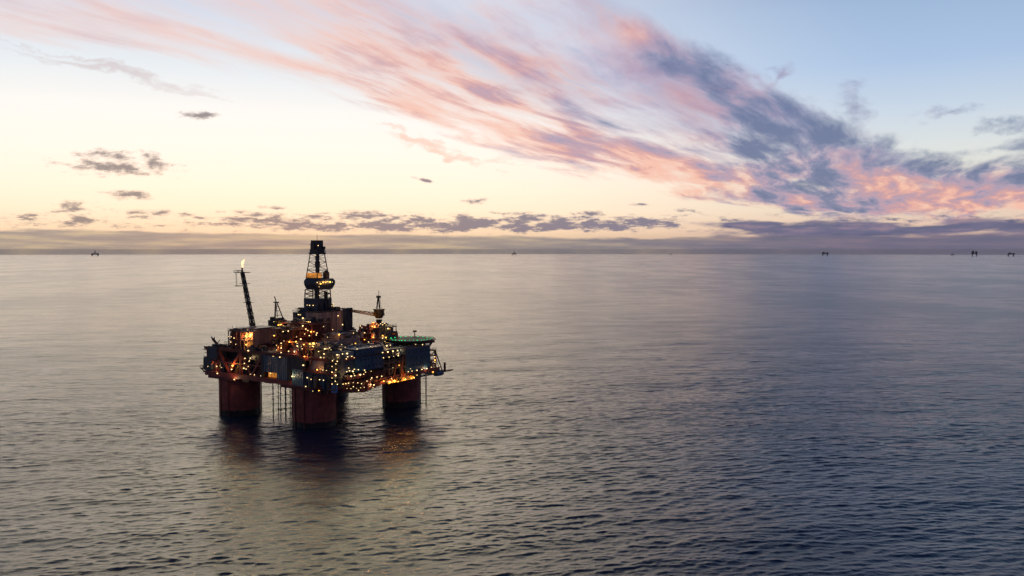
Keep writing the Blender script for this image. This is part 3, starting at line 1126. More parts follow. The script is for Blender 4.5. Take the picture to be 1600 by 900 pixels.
# tall exhaust stack
g = G()
g.box(28.0, 33.4, 5, 6.8, 37, 58.0)
for u in (28.0, 29.8, 31.5, 33.2):
    g.box(u, u + .2, 4.85, 5.0, 38, 57.8)
g.box(27.8, 33.6, 4.8, 7.0, 57.3, 58.2)
part('exhaust_stack', g, metal('dark_blue_stack_steel', (0.010, 0.016, 0.034), .5, .2, .3, rust=0.1), rig)

# --- flare boom
g = G()
FA, FB = Vector((11.8, 60, 44.0)), Vector((12.4, 69.8, 77.2))
g.lattice(FA, FB, 1.9, 1.3, 17, .30)
g.tube(FA, FB, .85, .6, n=10)
g.tube(FA + Vector((.5, .2, 0)), FB + Vector((.3, .2, 0)), .2, n=6)
for t_ in (.12, .3, .48, .56, .66, .80):
    q = FA.lerp(FB, t_)
    g.box(q.x - 1.5, q.x + 1.5, q.y - 1.5, q.y + 1.5, q.z, q.z + .22)
for t_ in (.48, .80):
    q = FA.lerp(FB, t_)
    g.box(q.x - 2.2, q.x + 2.2, q.y - 2.0, q.y + 2.0, q.z, q.z + .25)
fb = part('flare_boom', g, MT['dark'], rig)
g = G()
q = FB
g.box(q.x - 3.2, q.x + 3.2, q.y - 3.0, q.y + 3.4, q.z - .4, q.z)
g.rail([(q.x - 3.2, q.y - 3, q.z), (q.x - 3.2, q.y + 3.4, q.z), (q.x + 3.2, q.y + 3.4, q.z)], 1.1, .14)
g.tube(q, q + Vector((.0, .2, 2.6)), .45, n=10)
for dv in (3.2, 2.5):
    g.beam((q.x - 2, q.y + dv, q.z - .4), (q.x - 2, q.y + dv - .3, q.z - 7.6), .14)
g.box(q.x - 3, q.x - .5, q.y - .5, q.y + 3.2, q.z - 8.0, q.z - 7.6)
part('tip_platform', g, MT['dark'], fb)
# flame: a ragged, twisted tongue with a few licks
g = G()
fx, fy, fz = q.x, q.y + .2, q.z + 2.6


def tongue(g, ox, oy, oz, hgt, rad, lean, seed):
    r = random.Random(seed)
    nseg, n = 12, 10
    vs_ = []
    for i in range(nseg + 1):
        t_ = i / nseg
        rr = rad * (0.35 + 1.6 * t_) * (1 - t_) ** 0.8 * (1 + .35 * math.sin(9 * t_ + seed))
        cx = ox + lean[0] * t_ ** 1.3 * hgt + .25 * math.sin(7 * t_ + seed)
        cyy = oy + lean[1] * t_ ** 1.3 * hgt + .22 * math.cos(6 * t_ + seed)
        for k in range(n):
            a_ = 2 * math.pi * k / n
            w = 1 + r.uniform(-.28, .28)
            vs_.append((cx + rr * w * math.cos(a_), cyy + rr * w * math.sin(a_), oz + t_ * hgt + r.uniform(-.1, .1)))
    fs = [(i * n + k, i * n + (k + 1) % n, (i + 1) * n + (k + 1) % n, (i + 1) * n + k) for i in range(nseg) for k in range(n)]
    g.add(vs_, fs, 0, True)


tongue(g, fx, fy, fz, 5.0, .75, (.10, -.22), 2)
tongue(g, fx, fy - .3, fz + 1.2, 2.4, .35, (-.05, .12), 5)
tongue(g, fx, fy - .4, fz + 1.2, 2.6, .36, (.1, -.45), 8)
part('flame', g, MT['flame'], fb)
g = G()
for e_ in ((2, 50, 47.5), (16, 68, 38)):
    g.beam(FA.lerp(FB, .55), e_, .09)
part('guy_wire', g, MT['dark'], fb)

# --- cranes
g = G()
g.tube((24, 53.5, 37), (24, 53.5, 46), 1.8, n=16)
g.box(19.5, 28, 47.2, 60, 44.6, 46.0)
cr = part('crane', g, MT['dark'], rig)
g = G()
g.box(21, 27, 50, 56.5, 46.0, 50.0)
g.box(22, 26, 56.6, 60, 46.0, 49.6)
g.box(22, 25.5, 47.4, 49.9, 46.0, 48.6)
g.box(22.5, 24.5, 57.5, 59, 49.6, 51.4)
g.tube((20.5, 53, 49.6), (27, 53, 49.6), 1.6, n=14)
part('machinery_house', g, MT['dark'], cr)
g = G()
g.beam((22.5, 54.6, 50), (24, 55.6, 60.0), .5)
g.beam((26, 51.5, 50), (24, 54.8, 60.0), .5)
g.beam((23, 53, 50), (24, 55.2, 58.8), .3)
for t_ in (.25, .5, .75):
    a_ = Vector((22.5, 54.6, 50)).lerp(Vector((24, 55.6, 60)), t_)
    b_ = Vector((26, 51.5, 50)).lerp(Vector((24, 54.8, 60)), t_)
    g.beam(a_, b_, .25)
g.box(22.9, 25.1, 53.9, 56.4, 59.6, 60.2)
g.beam((24, 55.2, 60), (24, 56.6, 63.2), .4)
g.beam((24, 56.2, 60), (24, 57.0, 49.8), .12)
part('mast', g, MT['dark'], cr)
g = G()
g.lattice((24, 50, 48.5), (30, 42.0, 48.5), 1.6, 1.2, 6, .2)
part('boom', g, MT['dark'], cr)

g = G()
g.tube((55, 5, 37), (55, 5, 50.2), 1.7, n=16)
cr = part('crane', g, MT['dark'], rig)
g = G()
loft(g, [([(53.8, 3.8), (56.2, 3.8), (56.2, 6.2), (53.8, 6.2)], 50.8), ([(52.6, 3.0), (57.2, 3.0), (57.2, 6.8), (52.6, 6.8)], 52.8),
         ([(52.6, 3.0), (57.2, 3.0), (57.2, 6.8), (52.6, 6.8)], 55.6)])
g.box(52.3, 57.5, 2.7, 7.1, 55.6, 56.2)
g.box(57.2, 58.2, 3.6, 5, 52.3, 53.6)
g.box(51.2, 52.6, 3.8, 5.8, 52.6, 54.2)
part('machinery_house', g, MT['olive'], cr)
g = G()
g.beam((53.2, 5, 56.4), (54.4, 5, 63.4), .55)
g.beam((55.6, 5, 56.4), (54.8, 5, 63.4), .55)
for t_ in (.2, .45, .7):
    g.beam(Vector((53.2, 5, 56.4)).lerp(Vector((54.4, 5, 63.4)), t_), Vector((55.6, 5, 56.4)).lerp(Vector((54.8, 5, 63.4)), t_), .25)
g.box(53.6, 55.8, 4.2, 5.8, 62.6, 63.8)
g.beam((54.8, 5, 63.6), (55, 5, 66.8), .2)
g.beam((55.8, 5, 63.4), (57.0, 5, 56.4), .14)
part('mast', g, MT['dark'], cr)
g = G()
g.lattice((52.4, 5, 53.2), (32.5, 5, 56.6), 1.8, 1.1, 12, .24)
g.beam((33.5, 5, 55.8), (33.5, 5, 48.5), .12)
part('boom', g, MT['yellow'], cr)

# small red knuckle crane
g = G()
g.tube((40, -1, 37), (40, -1, 47.2), .8, n=12)
g.beam((40, -1, 47), (33.2, -1, 48.6), 1.0)
g.beam((33.2, -1, 48.6), (32.6, -1, 44.6), .8)
g.beam((40, -1, 45), (35, -1, 47.9), .5)
g.box(39.2, 41.6, -2, 0, 46.6, 49.0)
part('knuckle_crane', g, MT['red'], rig)

# --- right hand topside stack below the crane
g = G()
g.box(41, 56, -6, 6, 37, 42.0)
g.box(43, 57, -4, 8, 42.0, 46.0)
frame(g, 42.5, 57.0, -6, -2, 42, 46.6, 3, 1, 1, .35, 2)
g.box(48, 54, -2, 4, 46, 48.6)
clutter(g, 44, 56, -5, 6, 46, 3.0, 34, 81)
clutter(g, 41, 44, -6, 5, 42, 6.5, 12, 82, .5, 1.5)
clutter(g, 56, 61, -6, 4, 37, 6.0, 14, 83)
g.box(57.1, 60.5, -4, 4, 37, 43.6)
part('topside_module', g, [MT['navy'], MT['dred'], MT['grey'], MT['orange']], rig)
g = G()
g.box(33.5, 41, -7, 4, 37, 42.0)
g.tube((34, -8, 39), (40.5, -8, 39), 1.7, n=16)
clutter(g, 33, 41, -9, 3, 42, 2.8, 22, 84)
part('topside_module', g, [MT['orange'], MT['dred'], MT['tan'], MT['yellow']], rig)
g = G()
clutter(g, 2, 32, -22, -8, 40.4, 1.4, 30, 85)
clutter(g, 22, 42, -24, -8, 37.4, 2.4, 40, 86)
part('deck_equipment', g, [MT['lgrey'], MT['navy'], MT['grey'], MT['dark']], rig, kind='stuff')

# --- middle of the deck: open process frames full of pipework
g = G()
frame(g, -4, 6, 11, 27, 37, 48.4, 2, 4, 3, .42)
g.box(1, 6, 12, 27, 37, 47)
part('process_frame', g, [MT['dred']], rig)
g = G()
clutter(g, -4, 2, 11, 27, 37.2, 3.2, 26, 91)
clutter(g, -4, 2, 11, 27, 41.2, 3.0, 26, 92)
clutter(g, -4, 5, 11, 27, 45.0, 2.8, 26, 93)
clutter(g, -3, 5, 11, 27, 48.9, 1.6, 16, 94)
part('pipework', g, CW, rig, kind='stuff')
g = G()
g.tube((-5, 15.5, 37.2), (-5, 15.5, 41.6), 1.7, n=20)
g.tube((-5, 15.5, 41.6), (-5, 15.5, 42.4), 1.7, .5, n=20)
part('storage_tank', g, MT['orange'], rig)
g = G()
frame(g, 6.4, 19.5, 8, 30, 37, 50.6, 2, 4, 3, .42)
g.box(9, 19, 12, 30, 37, 49.5)
clutter(g, 7, 19, 8, 30, 50.9, 2.6, 34, 95)
part('process_frame', g, CM, rig)
g = G()
g.box(-9, 10, -8, 8, 37, 40.0)
clutter(g, -11, 10, -8, 10, 37, 5.2, 60, 96, .6, 2.6)
clutter(g, -9, 9, -7, 8, 40, 3.2, 30, 97)
part('deck_equipment', g, [MT['dred'], MT['navy'], MT['mauve'], MT['dark']], rig, kind='stuff')
g = G()
g.beam((-11, -2, 37), (-11, 5.5, 44.6), .6)
g.beam((-11, -9, 43.4), (-11, 8, 43.6), .7)
g.beam((-11, -6, 37), (-11, -6, 43.4), .35)
part('pipe_gantry', g, MT['orange'], rig)
g = G()
g.box(10.2, 26, -7.5, 5, 37, 43.5)
g.box(12, 24, -6, 4, 43.5, 46)
clutter(g, 10, 27, -8, 5, 43.5, 3.6, 36, 98)
part('topside_module', g, [MT['mauve'], MT['navy'], MT['tan'], MT['dark']], rig)
g = G()
clutter(g, -11.5, -5, 27, 44, 37, 2.6, 44, 99, .6, 2.6)
clutter(g, 42, 80, 10, 70, 37, 5.0, 110, 100, 1, 6)
clutter(g, 15, 42, 42, 70, 37, 5.0, 70, 101, 1, 6)
part('deck_equipment', g, CM, rig, kind='stuff')

# --- helideck
g = G()
HX, HY, HR = 56.6, -17.0, 13.0
oct_ = [(HX + HR * math.cos(math.radians(22.5 + 45 * k)), HY + HR * math.sin(math.radians(22.5 + 45 * k))) for k in range(8)]
oct2 = [(HX + (HR + 1.6) * math.cos(math.radians(22.5 + 45 * k)), HY + (HR + 1.6) * math.sin(math.radians(22.5 + 45 * k))) for k in range(8)]
g.prism(oct_, 39.5, 40.2)
hd = part('helideck', g, MT['pad'], rig)
g = G()
for k in range(8):
    a_, b_ = oct_[k], oct2[k]
    c_, d_ = oct_[(k + 1) % 8], oct2[(k + 1) % 8]
    g.beam(b_ + (40.3,), d_ + (40.3,), .16)
    for t_ in [i / 8 for i in range(9)]:
        p_ = Vector(a_).lerp(Vector(c_), t_); q_ = Vector(b_).lerp(Vector(d_), t_)
        g.beam((p_.x, p_.y, 39.8), (q_.x, q_.y, 40.3), .12)
part('safety_net', g, MT['dark'], hd)
g = G()
for k in range(64):
    pass
nseg = 48
for rr, wd in ((6.0, .5), (11.8, .35)):
    vs_, fs = [], []
    for k in range(nseg):
        a_ = 2 * math.pi * k / nseg
        for q_ in (rr, rr + wd):
            vs_.append((HX + q_ * math.cos(a_), HY + q_ * math.sin(a_), 40.206))
    for k in range(nseg):
        a_, b_ = 2 * k, 2 * ((k + 1) % nseg)
        fs.append((a_, a_ + 1, b_ + 1, b_))
    g.add(vs_, fs)
g.box(HX - 1.8, HX - 1.2, HY - 2, HY + 2, 40.2, 40.21)
g.box(HX + 1.2, HX + 1.8, HY - 2, HY + 2, 40.2, 40.21)
g.box(HX - 1.2, HX + 1.2, HY - .3, HY + .3, 40.2, 40.21)
part('pad_marking', g, metal('white_marking', (.10, .12, .11), .6, .1, .5, rust=0), hd)
g = G()
for k in range(8):
    p_ = Vector(oct_[k]).lerp(ctr.copy() * 0 + Vector((HX, HY)), .18)
    q_ = Vector(oct_[k]).lerp(Vector((HX, HY)), .5)
    g.beam((p_.x, p_.y, 39.4), (q_.x, q_.y, 36.9), .35)
    g.beam((q_.x, q_.y, 39.4), (q_.x, q_.y, 36.9), .3)
    r_ = Vector(oct_[(k + 1) % 8]).lerp(Vector((HX, HY)), .18)
    g.beam((p_.x, p_.y, 39.2), (r_.x, r_.y, 39.2), .3)
g.box(50, 62, -23, -12, 37, 38.6)
part('support_truss', g, MT['dark'], hd)
g = G()
g.beam((68.6, -10, 37), (68.6, -10, 43.4), .3)
g.box(67.6, 69.6, -10.6, -9.4, 42.6, 43.6)
g.beam((66, -12, 40), (66, -12, 42.4), .25)
part('monitor_mast', g, MT['orange'], rig)

# --- right end: cradle and boom
g = G()
frame(g, 61.4, 67, -26.5, -18, 21.8, 33.5, 1, 1, 4, .4, 0)
clutter(g, 61.5, 66.5, -26, -18, 21.9, 9.5, 30, 110, .6, 2)
part('end_module', g, [MT['orange'], MT['dred'], MT['grey'], MT['tan']], rig)
g = G()
g.beam((61.4, -25, 33.9), (68.0, -25, 33.6), .5)
g.beam((68.0, -25, 33.6), (74.8, -25, 20.8), .5)
g.beam((67.0, -25, 33.0), (72.6, -25, 21.0), .25)
g.beam((68.0, -25, 33.6), (68.6, -25, 21), .35)
g.box(69.5, 84.2, -25.8, -24.2, 19.8, 20.5)
g.beam((69.5, -25, 21.6), (77, -25, 20.6), .4)
g.box(76.6, 77.5, -25.6, -24.6, 20.5, 25.2)
part('end_boom', g, MT['dred'], rig)
g = G()
loft(g, [([(64.5, -29.2), (69.4, -29.2), (69.4, -27.2), (64.5, -27.2)], 17.9 + 1.2), ([(64, -29.8), (70.4, -29.8), (70.4, -27), (64, -27)], 19.9),
         ([(65, -29.4), (69.6, -29.4), (69.6, -27.2), (65, -27.2)], 21.6)])
part('blue_cradle_unit', g, MT['blue'], rig)

# --- ladder, risers, hanging chains
g = G()
for dv in (-11.6, -12.3):
    g.tube((76.2, dv, -2), (76.2, dv, 21), .18, n=6)
for i in range(26):
    g.beam((76.2, -11.6, i * .8), (76.2, -12.3, i * .8), .12)
for zz_ in (6, 13, 19):
    g.beam((76.2, -12, zz_), (73, -9, zz_), .25)
part('ladder', g, MT['dark'], rig)
for i, (uu, vv, r_) in enumerate(((-1, 30, .26), (1.5, 27, .22), (3, 30.5, .2), (4.5, 26.5, .24), (6.5, 29, .2), (8, 25.5, .26),
                                 (9.5, 28.5, .2), (11.5, 25.5, .24), (13, 28.5, .2), (2.5, 24, .2), (6, 22.5, .22))):
    g = G()
    g.tube((uu, vv, -4), (uu, vv, 21.4), r_, n=8)
    for k in range(7):
        g.tube((uu, vv, 1 + k * 3), (uu, vv, 1.5 + k * 3), r_ * 1.9, n=8)
    part('riser', g, MT['dark'], rig)
for zz_ in (4.5, 12, 18):
    g = G()
    g.beam((-1, 28, zz_), (13, 27, zz_), .22)
    part('riser_guide', g, MT['dark'], rig)
for i in range(6):
    g = G()
    a_ = Vector((10 + 3.2 * i, -12, 21.2 - .2 * i))
    b_ = Vector((56, -9 + 2 * i, 11.5 + .9 * i))
    last = None
    for k in range(29):
        t_ = k / 28
        p_ = a_.lerp(b_, t_) - Vector((0, 0, (6.5 - i * .7) * 4 * t_ * (1 - t_)))
        if last:
            g.beam(last, p_, .10)
            if k % 2:
                g.box(p_.x - .22, p_.x + .22, p_.y - .22, p_.y + .22, p_.z - .2, p_.z + .2)
        last = p_
    part('hanging_chain', g, MT['dark'], rig)
g = G()
clutter(g, -11, 60, -12, 66, 19.4, 2.0, 60, 120, 1, 5)
part('underdeck_fittings', g, CM, rig, kind='stuff')

# ------------------------------------------------------------------ lamps
#LAMPS#
LAMPS = [
    (-9.28, 52.9, 43.16, 's'), (-10.53, 48.98, 42.84, 'w'), (-9.28, 53.34, 40.26, 's'), (-9.28, 49.12, 39.38, 'w'), (-6.84, 43.95, 43.9, 'O'),
    (-6.78, 41.25, 43.98, 'O'), (-6.78, 43.89, 42.8, 's'), (-10.18, 39.7, 39.85, 'o'), (-12.58, 35.26, 37.2, 'w'), (-8.05, 41.01, 47.39, 'f'),
    (-10.43, 53.65, 43.43, 'f'), (-10.09, 64.27, 26.35, 'w'), (-12.27, 68.97, 26.25, 'f'), (-11.11, 59.14, 26.24, 'f'), (-12.27, 61.08, 23.09, 'w'),
    (-12.17, 49.29, 26.2, 'w'), (-12.23, 48.44, 28.23, 'O'), (-11.18, 39.65, 32.69, 'w'), (-6.28, 41.14, 32.15, 'w'), (-9.89, 38.06, 31.13, 'w'),
    (-12.23, 38.93, 30.18, 's'), (-11.65, 36.53, 28.67, 's'), (-10.31, 41.81, 27.15, 'w'), (-10.31, 39.93, 26.88, 'w'), (-12.18, 47.27, 20.98, 'w'),
    (-10.59, 33.23, 24.4, 's'), (-12.23, 34.25, 24.8, 'f'), (20.21, 52.97, 49.13, 'f'), (22.69, 53.11, 51.21, 'f'), (20.7, 49.96, 47.34, 'o'),
    (21.7, 49.14, 47.45, 'O'), (6.01, 29.45, 49.1, 'o'), (0.7, 23.53, 46.75, 'w'), (-4.39, 13.94, 47.95, 'w'), (-4.59, 24.42, 45.02, 'o'),
    (8.7, 17.28, 49.47, 'w'), (9.71, 18.16, 53.49, 'w'), (22, 34.42, 53.81, 's'), (22.2, 33.62, 53.72, 's'), (4.52, 10.46, 48.45, 'w'),
    (9.23, 14.82, 51.8, 's'), (4.81, 11.67, 45.8, 's'), (0.9, 10.46, 43.49, 'w'), (-2.05, 10.37, 44.92, 'f'), (-3.64, 18.04, 42.48, 'f'),
    (-4.33, 19.42, 41.26, 'w'), (-4.5, 22.85, 39.99, 's'), (-2.36, 21.7, 38.43, 'w'), (-4.5, 22.7, 37.54, 's'), (-11.65, 5.14, 43.54, 'o'),
    (-11.33, 0.62, 43.92, 'o'), (-0.58, 11.46, 41.26, 'w'), (-8.9, 2.4, 41.37, 'w'), (-3.86, 3.11, 41.56, 'O'), (-10.11, -1.91, 41.51, 'f'),
    (-10.61, -2.94, 40.43, 's'), (-4.45, 13.71, 37.5, 'w'), (-9.3, 3.96, 38.45, 'w'), (-12.49, 16.3, 35.52, 'f'), (-12.49, 11.34, 35.47, 'w'),
    (-8.54, 14.74, 37.05, 'w'), (-12.6, -6.61, 37.07, 'o'), (-12.4, -5.51, 32.59, 'w'), (-9.29, 22.02, 25.9, 's'), (-12.59, 25.83, 24.7, 'f'),
    (-12.8, 2.18, 26.4, 'w'), (-12.8, 0.61, 26.46, 's'), (-12.3, -8.11, 26.55, 'w'), (-14.1, -8.92, 22.5, 'w'), (5.84, 9.86, 52.18, 'o'),
    (5.84, 8.67, 52.17, 's'), (5.84, 10.41, 47.6, 'w'), (8.69, 12.39, 44.54, 's'), (5.84, 8.04, 47.05, 'o'), (10.45, 10.86, 46.52, 'o'),
    (9.44, 7.47, 46.11, 's'), (13.04, 11.68, 44.55, 's'), (-11.5, -9.32, 43.39, 'O'), (-4.5, -4.59, 42.62, 'O'), (12.98, 11.68, 40.2, 'f'),
    (-11.91, -20.12, 41.68, 'w'), (-10.45, -21.81, 42.05, 's'), (-6.72, -19.11, 40.55, 'f'), (-9.31, -13.09, 39.62, 's'), (34.33, 16.68, 53.18, 'w'),
    (38.27, 17.09, 47.92, 'w'), (30.04, 16.68, 45.75, 's'), (18.4, 11.68, 48.69, 'f'), (10.15, 0.46, 44.28, 'f'), (11.85, -6.32, 45.86, 'o'),
    (-3.24, -22.97, 43.13, 'f'), (5.86, -16.34, 40.4, 's'), (-2.17, -21.31, 40.3, 's'), (22.09, -6.8, 45.82, 's'), (19.67, -7.81, 40.08, 'f'),
    (18.59, -11.28, 40.84, 'o'), (3.55, -26.79, 40.4, 's'), (-9.31, -16.84, 38.7, 'w'), (-11.91, -17.16, 37.27, 's'), (-11.84, -19.32, 37.22, 's'),
    (-9.22, -25.71, 38.86, 'w'), (-7.08, -27.21, 39.15, 's'), (-3.87, -27.21, 39.06, 'w'), (-9.42, -26.37, 37.52, 'f'), (-12.31, -25.6, 36.26, 's'),
    (-10.78, -27.32, 35.99, 's'), (-9.42, -24.82, 34.34, 'w'), (-13.36, -26.36, 33.67, 's'), (-9.41, -24.78, 31.54, 'w'), (-13.06, -26.02, 30.84, 's'),
    (-12.84, -28.17, 29.4, 'w'), (-13.36, -26.28, 28.07, 's'), (-12.94, -28.06, 26.58, 's'), (-13.06, -25.94, 25.07, 's'), (-11.59, -28.06, 24.93, 's'),
    (-13.28, -16.12, 31.33, 'o'), (-12.31, -19.02, 31.15, 'w'), (-10.62, -19.82, 30.82, 's'), (-13.51, -12.07, 26.25, 's'), (-12.31, -16.71, 26.3, 's'),
    (-13.46, -20.61, 26.53, 's'), (-12.78, -16.63, 20.96, 'o'), (-12.79, -12.42, 20.34, 'f'), (-3.45, -27.21, 37.37, 's'), (-4.58, -27.31, 36.49, 's'),
    (-0.68, -27.21, 37.29, 's'), (0.96, -27.31, 36.45, 'f'), (-2.17, -26.51, 31.62, 's'), (-3.53, -26.51, 29.98, 's'), (-1.61, -26.51, 30.19, 'w'),
    (0.76, -26.51, 29.61, 'w'), (1.88, -26.36, 30.49, 's'), (-4.51, -30.36, 28.14, 'w'), (-2.12, -30.42, 28.16, 's'), (20.3, -8.31, 24.45, 'f'),
    (-7.18, -27.51, 24.38, 's'), (-8.33, -30.48, 25.01, 's'), (-6.66, -30.61, 25.02, 's'), (-2.83, -30.07, 24.71, 'f'), (0.15, -27.31, 22.08, 'w'),
    (-5.99, -28.94, 22.26, 'f'), (-4.26, -29.91, 21.95, 'f'), (0.22, -29.3, 21.39, 'f'), (1.17, -29.29, 23.97, 'w'), (32.49, -1.71, 48.55, 's'),
    (37.95, 0.15, 44.25, 's'), (47.98, 3.59, 48.92, 'o'), (48.79, 3.34, 48.92, 'o'), (43.68, -0.24, 47.33, 'O'), (43.68, -1.95, 47.31, 'O'),
    (47.67, 0.29, 48.18, 's'), (47.4, -1.58, 47.82, 's'), (48.29, -2.3, 48.58, 's'), (55.77, 3.43, 48.59, 's'), (49.93, -2.3, 47.88, 's'),
    (51.6, -2.3, 48.59, 's'), (47.98, -6.55, 48.1, 'f'), (53.08, -5.68, 47.02, 's'), (52.05, -4.3, 45.73, 'w'), (53.67, -4.3, 45.45, 'o'),
    (33.17, -4.04, 41.18, 'o'), (34.21, -9.38, 42.65, 'o'), (47.64, -4.3, 42.14, 'o'), (45.23, -6.3, 40.96, 's'), (48.04, -6.3, 41.1, 'o'),
    (28.27, -11.65, 40.77, 's'), (15.7, -24.81, 40.4, 's'), (32.28, -20.85, 38.97, 'w'), (37.69, -18.56, 38.61, 's'), (47.17, -6.3, 39.04, 'f'),
    (18.64, -11.28, 40.97, 'f'), (21.75, -27.37, 36.85, 'w'), (25.89, -27.3, 36.75, 'w'), (40.46, -18.01, 35.03, 'w'), (40.46, -21.52, 35.58, 'w'),
    (22.45, -27.29, 34.04, 's'), (26.77, -27.29, 33.93, 's'), (30.5, -27.28, 33.93, 'f'), (34.08, -27.28, 33.92, 'w'), (36.85, -25.56, 28.42, 'o'),
    (30.58, -26.54, 27.8, 'f'), (42.24, -27.29, 24.32, 's'), (3.79, -27.31, 30.14, 'w'), (8.22, -27.3, 29.34, 'w'), (5.57, -30.41, 28.94, 's'),
    (4.11, -30.57, 28.08, 's'), (1.66, -30.55, 28.13, 'w'), (26.22, -15.2, 25.6, 'f'), (9.78, -30.67, 25.49, 'w'), (15.16, -29.39, 25.08, 'w'),
    (17.96, -30, 25.23, 'w'), (26.81, -28.82, 22.82, 's'), (7.3, -29.71, 24.15, 's'), (9.35, -30.36, 24.71, 'f'), (3.96, -29.23, 23.24, 's'),
    (9.48, -30.13, 22.14, 'w'), (12.36, -29.77, 21.49, 'w'), (9.14, -29.95, 21.17, 'f'), (11.55, -29.9, 20.31, 'f'), (1.07, -29.91, 20.37, 's'),
    (2.22, -30.12, 21.5, 'f'), (5.15, -29.9, 21.33, 'f'), (19.6, -29.9, 22.49, 'o'), (25.54, -29.17, 21.07, 'O'), (29.55, -28.75, 21.07, 'O'),
    (37.31, -29.3, 21.08, 'O'), (31.47, -29.29, 20.66, 'o'), (42.44, -29.29, 20.92, 'o'), (49.39, -27.34, 24.25, 'w'), (53.75, -27.28, 24.2, 'w'),
    (57.94, -27.28, 24.2, 'w'), (62.61, -26.81, 24.32, 's'), (45.29, -27.29, 24.32, 's'), (44.07, -27.29, 25.69, 'f'), (68.9, -11.21, 17.8, 's'),
    (63.44, -27.28, 21.52, 'o'), (43.71, -30.01, 21.17, 'o'), (67.67, -25.34, 29.49, 's'), (65.58, -27.08, 28.03, 'o'), (67.82, -25.21, 26.38, 's'),
    (69.63, -25.84, 23.66, 'f'), (54.06, -27.53, 37.84, 'w'), (53.32, -23.29, 37.82, 'f'), (72.4, -25.06, 24.19, 'f'), (54.19, -26.67, 40.25, 'g'),
    (56.23, -26.82, 40.25, 'g'), (59.71, -26.14, 40.25, 'g'), (63.26, -25.48, 40.25, 'g'), (51.17, -7.48, 40.25, 'g'), (46.06, -12.94, 40.25, 'g'),
    (46.67, -14.49, 40.25, 'g'), (46.34, -17.54, 40.25, 'g'), (47.03, -18.6, 40.25, 'g'), (47.79, -20.37, 40.25, 'g'), (49.4, -22.25, 40.25, 'g'),
    (51.04, -23.6, 40.25, 'g'), (52.19, -25.37, 40.25, 'g'), (55.62, -6.29, 40.43, 'g'), (60.76, -6.03, 40.25, 'g'), (64.58, -6.65, 40.32, 'g'),
    (66.91, -8.98, 40.32, 'g'), (67.48, -13.18, 40.25, 'g'), (67.76, -16.71, 40.25, 'g'), (67.77, -20.02, 40.25, 'g'), (52.31, -6.3, 40.65, 'g'),
    (68.71, -22.51, 40.02, 'g'), (29.12, 26.28, 92.3, 's'), (29.89, 29.12, 86.87, 'f'), (25.37, 23.52, 71.91, 's'), (26.97, 22.47, 71.17, 'o'),
    (28.86, 22.47, 71.81, 'o'), (30.75, 22.47, 71.75, 'o'), (34.18, 22.47, 71.89, 'O'), (35.86, 22.47, 71.76, 'f'), (26.47, 23.17, 69.47, 'f'),
    (25.29, 31.53, 59.08, 'f'), (25.29, 29.55, 59.05, 's'), (25.29, 26.79, 59.11, 's'), (36.15, 22.03, 59.41, 's'), (35.15, 22.29, 58.51, 'f'),
    (36.16, 22.29, 58.34, 'f'), (30.99, 27.68, 64.37, 'f'), (23.7, 36.38, 56.31, 'f'), (22.2, 35.3, 53.9, 's'),
]
#ENDLAMPS#


def lamp_mesh(name, r, gm):
    m = MB()
    n1_, n2_ = 8, 5
    vs_ = [(0, 0, -r)]
    for i in range(1, n2_):
        a_ = math.pi * i / n2_ - math.pi / 2
        for k in range(n1_):
            b_ = 2 * math.pi * k / n1_
            vs_.append((r * math.cos(a_) * math.cos(b_), r * math.cos(a_) * math.sin(b_), r * math.sin(a_)))
    vs_.append((0, 0, r))
    fs = [(0, 1 + (k + 1) % n1_, 1 + k) for k in range(n1_)]
    for i in range(n2_ - 2):
        o_ = 1 + i * n1_
        fs += [(o_ + k, o_ + (k + 1) % n1_, o_ + n1_ + (k + 1) % n1_, o_ + n1_ + k) for k in range(n1_)]
    o_ = 1 + (n2_ - 2) * n1_
    fs += [(o_ + k, o_ + (k + 1) % n1_, len(vs_) - 1) for k in range(n1_)]
    m.add(vs_, fs, 0, True)
    m.box(-r * .8, r * .8, -r * .8, r * .8, r * .75, r * 1.25, 1)
    return m.mesh(name, [gm, MT['dark']])


